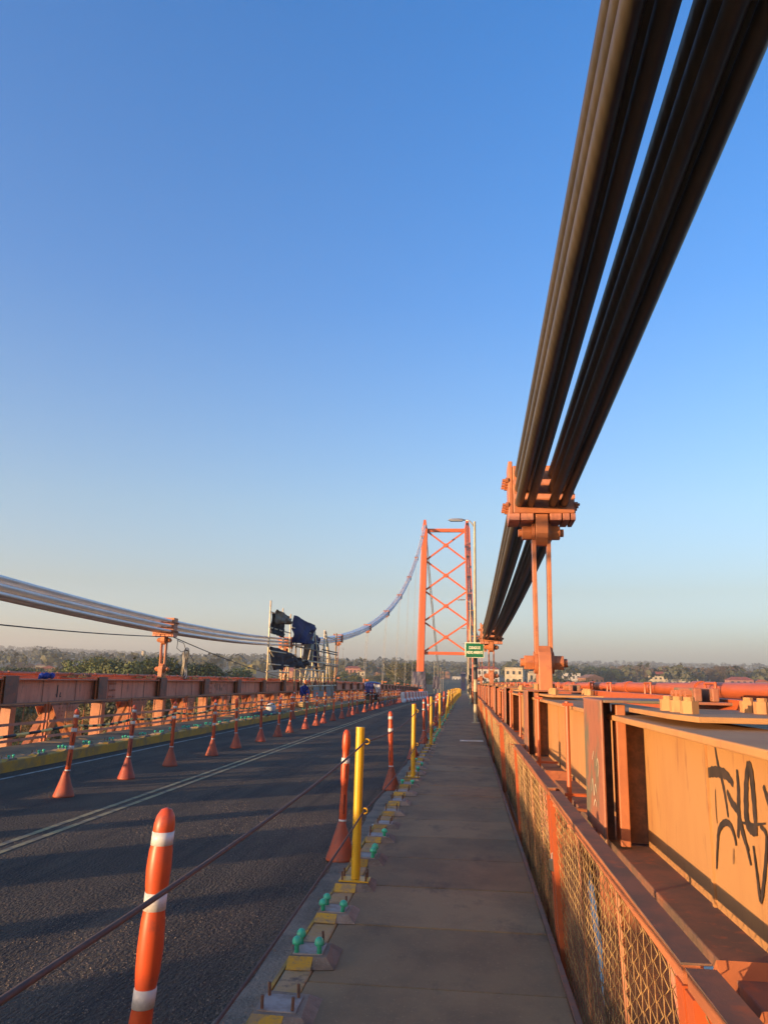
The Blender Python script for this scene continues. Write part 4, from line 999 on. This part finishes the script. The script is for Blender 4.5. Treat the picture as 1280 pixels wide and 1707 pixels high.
# coarse stones standing proud of the worn asphalt
ag = MB(); ra = random.Random(17); mat('aggregate', (.27, .20, .135), .7, c2=(.12, .095, .07), scale=30); av, af = ag.v, ag.f
for k in range(95000):
    if k < 55000: y = 3.0+9*ra.random()**1.3; x = -1.33-3.6*ra.random()**1.2
    else: y = 5+22*ra.random(); x = ra.uniform(-8.3, -1.35)
    if noise.noise(Vector((x*1.1, y*.45, 4)))*1.1+.22+.25*max(0, 1-abs(x+1.5)/1.2) < ra.random()*.7: continue
    r0 = ra.uniform(.0025, .0065)*(1.3 if y > 12 else 1)*(1.5 if ra.random() < .08 else 1); h0 = r0*ra.uniform(.5, 1.0); t0 = ra.uniform(0, 3); i = len(av); z = -.2005+D(y)
    for q in range(3): av.append((x+r0*math.cos(t0+q*2.09), y+1.2*r0*math.sin(t0+q*2.09), z))
    av.append((x+ra.uniform(-.4, .4)*r0, y+ra.uniform(-.4, .4)*r0, z+h0)); af += [(i, i+1, i+3), (i+1, i+2, i+3), (i+2, i, i+3)]
me = bpy.data.meshes.new('asphalt_stones'); me.from_pydata(av, [], af); me.materials.append(MATS['aggregate']); tag(put('asphalt_stones', me), 'coarse stones showing in the worn asphalt', 'asphalt', kind='stuff')
# grit and pebbles along the kerb
gr_ = MB(); rr = random.Random(11)
for k in range(1500):
    q = rr.random(); y = 3.2+22*q**1.4; x = -1.04-abs(rr.gauss(0, .22)) if rr.random() < .75 else rr.uniform(-8.2, -1.5)
    r0 = rr.uniform(.003, .010)*(1.6 if rr.random() < .06 else 1); z = (-.186 if x > -1.32 else -.2)+D(y)
    i = len(gr_.v); a = rr.uniform(0, 3)
    for t_ in range(4): gr_.v.append((x+r0*math.cos(a+t_*1.57), y+r0*math.sin(a+t_*1.57)*rr.uniform(.7, 1.3), z-.001))
    gr_.v.append((x+rr.uniform(-.3, .3)*r0, y, z+r0*rr.uniform(.6, 1.0)))
    for t_ in range(4): gr_.f.append((i+t_, i+(t_+1) % 4, i+4))
tag(gr_.build('gravel', 'gutter'), 'loose grit and pebbles scattered along the road edge', 'gravel', kind='stuff')
for k, (x, y, l, w, a) in enumerate(((-1.16, 10.2, .16, .05, .3), (-1.1, 13.2, .13, .08, 1.2), (-1.15, 18.5, .22, .1, .2))):
    o = cloth('litter_scrap', 'white_sheet', None, [(0, 0, .02), (l, 0, .03), (l, w, .02), (0, w, .015)], nu=6, nv=4, fold=.012, seed=k, loc=(x, y, -.175), edge=.02); o.rotation_euler = (0, 0, a)
    tag(o, ['white scrap of litter in the gutter by the bare bolts', 'white scrap of litter at the foot of the second delineator', 'larger white scrap of litter at the foot of the third delineator'][k], 'litter')

# ------------------------------------------------------------------ buildings of the town
def building(name, label, x, y, z, w, h, dep, wallm, roofm, storeys=2, cols=3, style='gable', rz=0, group='buildings of the town'):
    t = thing(name, label, 'building', (x, y, z), (0, 0, rz), group)
    MB().box(-w/2, w/2, 0, dep, -6, h).build('wall', wallm, t)
    if style == 'gable':
        MB().prism([(-w/2-.4, h), (w/2+.4, h), (w/2+.4, h+.12), (0, h+.12+w*.16), (-w/2-.4, h+.12)], 'Y', -.5, dep+.5).build('roof', roofm, t)
    elif style == 'hip':
        MB().hexa([(-w/2-.5, -.5, h), (w/2+.5, -.5, h), (w/2+.5, dep+.5, h), (-w/2-.5, dep+.5, h), (-w*.28, dep*.35, h+w*.14), (w*.28, dep*.35, h+w*.14), (w*.28, dep*.6, h+w*.14), (-w*.28, dep*.6, h+w*.14)]).build('roof', roofm, t)
    elif style == 'pavilion':
        for px in (-w/2+.15, -w/6, w/6, w/2-.15): MB().box(px-.14, px+.14, .02, .3, h, h+1.5).build('column', wallm, t)
        MB().hexa([(-w/2-.5, -.5, h+1.5), (w/2+.5, -.5, h+1.5), (w/2+.5, dep+.5, h+1.5), (-w/2-.5, dep+.5, h+1.5), (-w*.28, dep*.35, h+1.5+w*.15), (w*.28, dep*.35, h+1.5+w*.15), (w*.28, dep*.6, h+1.5+w*.15), (-w*.28, dep*.6, h+1.5+w*.15)]).build('roof', roofm, t)
    elif style == 'columns':
        for q in range(5): px = -w/2+.2+(w-.4)*q/4; MB().box(px-.18, px+.18, .05, .4, h, h+random.uniform(.8, 1.5)).build('column', wallm, t)
        MB().box(-w/2, w/2, 0, dep, h, h+.15).build('roof', roofm, t)
    else:
        MB().box(-w/2-.2, w/2+.2, -.2, dep+.2, h, h+.22).build('roof', roofm, t)
        MB().box(-w/2, w/2, 0, .18, h+.22, h+.7).build('parapet', wallm, t)
    sh = h/storeys; cw = w/cols
    for s_ in range(storeys):
        for c_ in range(cols):
            xx = -w/2+cw*(c_+.5); z0 = sh*s_+sh*.32
            f = MB().box(xx-cw*.24, xx+cw*.24, -.05, .0, z0-.06, z0+sh*.42+.06).build('window', wallm, t)
            MB().box(xx-cw*.22, xx+cw*.22, -.07, -.05, z0, z0+sh*.42).build('pane', 'window_glass', f)
    if storeys > 1:
        for s_ in range(1, storeys): MB().box(-w/2-.05, w/2+.05, -.12, 0, sh*s_-.1, sh*s_+.08).build('string_course', wallm, t)
    return t
S = 1.3
def B(name, label, x, d, z, w, h, dep, wm, rm, st=2, c=3, style='gable', rz=0):
    building(name, label, x*S, d*S, (z-1.62)*S+1.62, w*S, h*S, dep, wm, rm, st, c, style, rz)
B('town_house', 'cream three-storey house with an open top floor under a red roof, right of the hanger', 106.1, 450, 2.3, 9.8, 4.6, 9, 'wall_cream', 'roof_red', 2, 4, 'pavilion', -.15)
B('town_house', 'white block with a red roof band just right of the green sign', 9.7, 350, .8, 9.8, 6.6, 9, 'wall_white', 'roof_red', 2, 4, 'hip', -.1)
B('town_house', 'pale cream flat-roofed house between the sign and the near hanger', 18.0, 300, 1.0, 6.8, 5.8, 9, 'wall_cream', 'roof_grey', 2, 3, 'flat', -.2)
B('town_house', 'small cream house just left of the hanger nut', 28.1, 330, 1.8, 4.3, 4.2, 8, 'wall_cream', 'roof_grey', 1, 2, 'flat', 0)
B('town_house', 'long white flat house right of the hanger', 55, 420, 3.4, 9.2, 3.4, 8, 'wall_white', 'roof_grey', 1, 4, 'flat', -.1)
B('town_house', 'low brick house with a rusty roof before the bare trees', 60.5, 380, 2.2, 10.4, 2.4, 8, 'wall_brick', 'roof_rust', 1, 4, 'gable', .5)
B('town_house', 'low cream wall house right of the three-storey house', 108, 420, 2.2, 7.6, 2.4, 8, 'wall_cream', 'roof_grey', 1, 4, 'flat')
B('town_house', 'unfinished house with bare columns on its roof at the right', 113, 400, 2.0, 12, 2.2, 8, 'wall_cream', 'roof_grey', 1, 5, 'columns')
B('town_house', 'wide low house with a red hipped roof at the far right', 127, 380, 2.9, 10.8, 2.2, 9, 'wall_pink', 'roof_red', 1, 4, 'hip')
B('town_house', 'small shed with a deep red roof at the right edge', 136, 380, 2.8, 5.6, 1.8, 8, 'wall_brick', 'roof_red', 1, 2, 'gable')
B('town_house', 'pink upper storey house with a red roof left of the tower', -47.5, 330, .8, 6.4, 5.6, 9, 'wall_pink', 'roof_red', 2, 4, 'hip', .15)
B('town_house', 'tall cream house front beside the pink house left of the tower', -43.6, 326, .5, 3.2, 4.6, 8, 'wall_cream', 'roof_rust', 2, 2, 'gable', .1)
B('town_house', 'small brick house on the slope left of the tower', -56, 500, 6.2, 5.4, 3.0, 8, 'wall_brick', 'roof_rust', 1, 3, 'flat')
B('town_house', 'narrow grey tower house with windows left of the tower', -38, 420, 3.4, 4.8, 4.8, 8, 'wall_cream', 'roof_grey', 2, 3, 'hip', .2)
B('town_house', 'long white wall building below the narrow tower house', -34.7, 400, 2.8, 8.7, 1.9, 8, 'wall_white', 'roof_grey', 1, 5, 'flat')
B('town_house', 'bright yellow house among the trees left of the scaffold', -118, 420, 5.2, 8.2, 3.0, 9, 'wall_yellow', 'roof_grey', 1, 3, 'flat', .25)
B('town_house', 'low house with a long red roof seen through the scaffold', -77, 360, 2.4, 10.4, 2.4, 9, 'wall_brick', 'roof_red', 1, 4, 'gable', 1.2)
B('town_house', 'low orange roofed houses block at the far left', -249, 420, 2.8, 16.4, 2.6, 9, 'wall_brick', 'roof_rust', 1, 6, 'gable', .4)
B('town_house', 'small cream house with an orange roof at the far left', -232, 410, 2.6, 6.4, 3.2, 8, 'wall_cream', 'roof_rust', 1, 2, 'hip', .4)
B('town_house', 'low red roofed shed at the left behind the girder', -211, 380, 2.0, 9, 2.0, 8, 'wall_brick', 'roof_red', 1, 3, 'gable', .4)
B('town_house', 'long brick house on the slope right of the tower leg', -14, 480, 4.5, 9, 2.6, 9, 'wall_brick', 'roof_rust', 1, 4, 'flat')
B('town_house', 'pale shop row at the end of the approach road', -3.5, 470, 1.6, 9, 2.6, 8, 'wall_white', 'roof_grey', 1, 5, 'flat')
B('kiosk', 'dark blue kiosk standing at the far end of the walkway', -.8, 258, .2, 1.5, 4.2, 2, 'tarp_blue', 'roof_grey', 1, 1, 'flat')
wt = thing('water_tank_tower', 'cream concrete water tower rising above the trees at the left', 'water tower', (-297.4*1.0, 700, 13.5))
MB().tube([(0, 0, -8), (0, 0, 6.5)], .9, 12).build('shaft', 'wall_cream', wt, True); MB().tube([(0, 0, 6.5), (0, 0, 7.2), (0, 0, 10), (0, 0, 10.4)], [1.0, 1.9, 1.9, 1.2], 14).build('tank', 'wall_cream', wt, 'auto')
for nm, x, y, z, h in (('thin radio mast right of the scaffold on the horizon', -94.5, 600, 5, 21), ('thin radio mast with antennas just left of the tower', -32.9, 450, 2, 14.5)):
    t = thing('radio_mast', nm, 'mast', (x, y, z)); MB().tube([(0, 0, -6), (0, 0, h)], [.35, .12], 5).build('mast', 'galv', t)
    MB().tube([(-.6, 0, h-2.2), (-.6, 0, h-.4)], .12, 5).tube([(.6, 0, h-2.2), (.6, 0, h-.2)], .12, 5).box(-.7, .7, -.1, .1, h-1.5, h-1.35).build_each('antenna', 'galv', t)
sp_ = thing('red_tank', 'red and white painted tank seen behind the scaffold', 'tank', (-97*S, 420*S, 5.0))
for k in range(4): MB().tube([(0, 0, -2+2*k), (0, 0, 2*k)], 1.7, 12).build('ring', 'roof_red' if k % 2 else 'wall_white', sp_, 'auto')

# ------------------------------------------------------------------ vegetation
def crown(seed, rx, rz, n, leaf, clumps, flat=.0, bottom=.1):
    rn = random.Random(seed); mb = MB(); cl = []
    for k in range(clumps):
        a = rn.uniform(0, 6.28); e = rn.uniform(-.5, 1.2); q = rn.uniform(.45, .95)
        cl.append((Vector((rx*q*math.cos(a)*math.cos(e*.8), rx*q*math.sin(a)*math.cos(e*.8), rz*q*math.sin(e))), rx*rn.uniform(.22, .42)))
    for k in range(n):
        c, r_ = cl[rn.randrange(clumps)]
        d = Vector((rn.gauss(0, 1), rn.gauss(0, 1), rn.gauss(0, 1)))
        if d.length < 1e-3: continue
        d.normalize(); p = c+Vector((d.x, d.y, d.z*.6))*r_*rn.uniform(.55, 1.05)**.6
        nn = (d+Vector((rn.gauss(0, .55), rn.gauss(0, .55), rn.gauss(.3, .5)))).normalized(); u = nn.cross(Vector((rn.gauss(0, 1), rn.gauss(0, 1), rn.gauss(0, 1)))).normalized(); w = nn.cross(u)
        s_ = leaf*rn.uniform(.6, 1.35); i = len(mb.v)
        mb.v += [tuple(p-u*s_), tuple(p+w*s_*.55), tuple(p+u*s_), tuple(p-w*s_*.55)]; mb.f.append((i, i+1, i+2, i+3))
    return mb, cl
def tree_meshes(seed, leafm, rx, rz, th, n, leaf, clumps, barkm='bark'):
    mb, cl = crown(seed, rx, rz, n, leaf, clumps)
    me = bpy.data.meshes.new('crown'); me.from_pydata(mb.v, [], mb.f); me.materials.append(MATS[leafm])
    rn = random.Random(seed+50); tr = MB(); cz = th+rz*.35
    tr.tube([(0, 0, -3), (rn.uniform(-.2, .2), rn.uniform(-.2, .2), th*.5), (rn.uniform(-.3, .3), rn.uniform(-.3, .3), th), (0, 0, th+rz*.5)], [.34, .27, .20, .08], 7)
    for c, r_ in cl[:9]:
        tr.tube([(0, 0, th*rn.uniform(.65, 1.0)), tuple(Vector((c.x*.5, c.y*.5, th+c.z*.35+.2))), tuple(Vector((c.x, c.y, cz+c.z)))], [.14, .09, .03], 5)
    return me, tr.mesh('trunk', barkm, True), cz
def palm_meshes():
    mb = MB(); rn = random.Random(5)
    for k in range(16):
        a = 6.28*k/16+rn.uniform(-.1, .1); el = rn.uniform(-.2, 1.0)
        pts = []
        for q in range(8):
            u = q/7; pts.append(Vector((math.cos(a)*u*3*math.cos(el*.6), math.sin(a)*u*3*math.cos(el*.6), u*3*math.sin(el)-2.0*u*u)))
        for p, q in zip(pts, pts[1:]):
            for s_ in (-1, 1):
                for g_ in (0, .5):
                    o = p*(1-g_)+q*g_; side = Vector((-math.sin(a), math.cos(a), 0))*s_; i = len(mb.v)
                    mb.v += [tuple(o), tuple(o+side*.6+Vector((math.cos(a)*.3, math.sin(a)*.3, -.35))), tuple(o+(q-p)*.4)]; mb.f.append((i, i+1, i+2))
    me = bpy.data.meshes.new('crown'); me.from_pydata(mb.v, [], mb.f); me.materials.append(MATS['leaf_mid'])
    return me, MB().tube([(0, 0, -3), (.2, 0, 4), (.1, .1, 9)], [.22, .16, .12], 7).mesh('trunk', 'bark_pale', True), 9.
TT = {'dark': [tree_meshes(1, 'leaf_dark', 4.6, 3.6, 6.5, 6760, 0.20, 39), tree_meshes(2, 'leaf_dark', 5.2, 3.2, 7.5, 6760, 0.21, 36)],
      'mid': [tree_meshes(3, 'leaf_mid', 4.8, 3.4, 6.5, 6760, 0.20, 39), tree_meshes(4, 'leaf_mid', 5.6, 2.6, 8.5, 5980, 0.21, 30), tree_meshes(11, 'leaf_mid', 3.6, 4.2, 6, 5720, 0.19, 36)],
      'olive': [tree_meshes(5, 'leaf_olive', 4.6, 3.2, 6.5, 5980, 0.20, 33, 'bark_pale'), tree_meshes(6, 'leaf_olive', 5.4, 2.4, 9, 4940, 0.20, 24, 'bark_pale')],
      'brown': [tree_meshes(7, 'leaf_brown', 3.8, 4.6, 6, 4940, 0.15, 45, 'bark_pale'), tree_meshes(8, 'leaf_brown', 3.4, 5.0, 6.5, 4420, 0.15, 42, 'bark_pale')],
      'orange': [tree_meshes(9, 'leaf_orange', 4.2, 3.0, 5.5, 5720, 0.20, 33)], 'palm': [palm_meshes()]}
KIND = {'dark': 'dark green tree', 'mid': 'mid green tree', 'olive': 'olive green thin tree', 'brown': 'bare brownish tree', 'orange': 'rusty orange green tree', 'palm': 'palm tree'}
TC = {}
def plant(kind, x, y, top, s, place, group, rnd_):
    TC[(kind, place)] = TC.get((kind, place), 0)+1; k = TC[(kind, place)]
    cm, tm, cz = rnd_.choice(TT[kind])
    h = cz+3.2 if kind != 'palm' else cz+1
    t = thing('palm_tree' if kind == 'palm' else 'tree', '%s %s, %s from left' % (KIND[kind], place, nth(k)), 'tree', (x, y, top-h*s), (0, 0, rnd_.uniform(0, 6.28)), group)
    t.scale = (s*rnd_.uniform(.9, 1.15), s*rnd_.uniform(.9, 1.15), s)
    put('crown', cm, t, (0, 0, cz)); put('trunk', tm, t)
rt = random.Random(21)
def rows(n, a0, a1, r0, r1, topf, kinds, place, group, s0=.9, s1=1.4):
    L_ = sorted([(a0+(a1-a0)*(k+rt.uniform(.1, .9))/n) for k in range(n)])
    for a in L_:
        r_ = rt.uniform(r0, r1); x, y = r_*math.sin(R(a)), r_*math.cos(R(a)); s = rt.uniform(s0, s1)
        plant(rt.choice(kinds), x, y, topf(r_)+rt.uniform(-1.8, 1.0)*s, s, place, group, rt)
# angles: 0 = bridge axis, negative to the left; tops given relative to the eye height
rows(12, -44, -28, 130, 170, lambda r: 1.62+r*.004, ['dark', 'mid', 'mid', 'olive', 'palm'], 'left of the tall trees behind the girder', 'near trees on the left bank', .8, 1.2)
rows(16, -27.5, -17, 120, 165, lambda r: 1.62+r*.013, ['dark', 'mid', 'mid', 'olive', 'dark'], 'standing close behind the left girder', 'near trees on the left bank', 1.0, 1.5)
rows(26, -42, -12, 60, 105, lambda r: 1.62-r*.015-1, ['dark', 'mid', 'dark', 'olive'], 'glimpsed low through the left truss', 'trees below the left truss')
rows(18, -46, -14, 35, 60, lambda r: 1.62-r*.05-1.5, ['dark', 'mid', 'dark'], 'filling the bank right under the left truss', 'bushes under the left truss', .7, 1.0)
rows(26, -42, -4, 200, 300, lambda r: 1.62+r*.0035, ['dark', 'mid', 'olive', 'dark', 'orange', 'palm'], 'among the houses behind the left cable', 'trees among the houses on the left')
rows(12, -10, -3, 320, 420, lambda r: 1.62+r*.010, ['dark', 'mid', 'olive', 'mid'], 'on the slope left of the tower', 'trees by the tower', 1.0, 1.5)
rows(4, -4.6, -3.4, 330, 380, lambda r: 1.62+r*.021, ['olive', 'mid'], 'standing tall just left of the tower', 'trees by the tower', 1.2, 1.5)
rows(10, 1.2, 9, 330, 400, lambda r: 1.62+r*.006, ['dark', 'mid', 'olive', 'mid'], 'beside the pale houses right of the sign', 'trees among the houses on the right')
rows(9, 6, 10.5, 600, 700, lambda r: 1.62+r*.022, ['dark', 'mid', 'dark'], 'on the rise behind the near hanger', 'trees on the right rise', 1.6, 2.2)
rows(34, 10.2, 19, 640, 740, lambda r: 1.62+r*.0205, ['brown'], 'in the leafless wood right of the hanger', 'leafless trees on the right', 1.5, 2.0)
rows(26, 9, 25, 480, 560, lambda r: 1.62+r*.0035, ['dark', 'mid', 'olive', 'mid'], 'low among the houses on the right bank', 'trees among the houses on the right', .8, 1.3)
rows(14, 18, 28, 640, 760, lambda r: 1.62+r*.015, ['dark', 'mid', 'olive'], 'on the far right rise', 'trees on the right rise', 1.5, 2.0)
# far forest reads as one mass
ff = MB(); rf = random.Random(31); fv = ff.v; fl_ = ff.f
for k in range(5200):
    a = R(rf.uniform(-50, 40)); r_ = 520+rf.random()**.8*3300; x, y = r_*math.sin(a), r_*math.cos(a)
    if abs(x+5) < 12 and y < 600: continue
    z = ground(x, y); H = rf.uniform(7, 14)*(1.35 if rf.random() < .04 else 1); W = H*rf.uniform(.42, .62)
    for q in range(34):
        d = Vector((rf.gauss(0, 1), rf.gauss(0, 1), rf.gauss(0, .8))).normalized(); p = Vector((x+d.x*W, y+d.y*W, z+H*.62+d.z*H*.40)); s_ = W*rf.uniform(.22, .42)
        n_ = (d+Vector((rf.gauss(0, .5), rf.gauss(0, .5), rf.gauss(.3, .4)))).normalized(); u = n_.cross(Vector((rf.gauss(0, 1), rf.gauss(0, 1), 1))).normalized(); w = n_.cross(u); i = len(fv)
        fv += [tuple(p-u*s_), tuple(p+w*s_*.7), tuple(p+u*s_), tuple(p-w*s_*.7)]; fl_.append((i, i+1, i+2, i+3))
me = bpy.data.meshes.new('far_forest'); me.from_pydata(fv, [], fl_); me.materials.append(MATS['forest']); tag(put('far_forest', me), 'hazy distant forest covering the low hills', 'forest', kind='stuff')

# ------------------------------------------------------------------ haze
hz = MB().box(-4600, 4600, -700, 4600, -26, 190)
hm = bpy.data.materials.new('haze'); hm.use_nodes = True; nt = hm.node_tree; nt.nodes.remove(nt.nodes['Principled BSDF'])
pv = nt.nodes.new('ShaderNodeVolumePrincipled'); pv.inputs['Color'].default_value = (.93, .91, .82, 1); pv.inputs['Density'].default_value = .00034; pv.inputs['Anisotropy'].default_value = .2
nt.links.new(pv.outputs[0], nt.nodes['Material Output'].inputs['Volume']); MATS['haze'] = hm
HZ = hz.build('haze', 'haze'); tag(HZ, 'thin pale haze softening the far land', 'haze', kind='stuff')
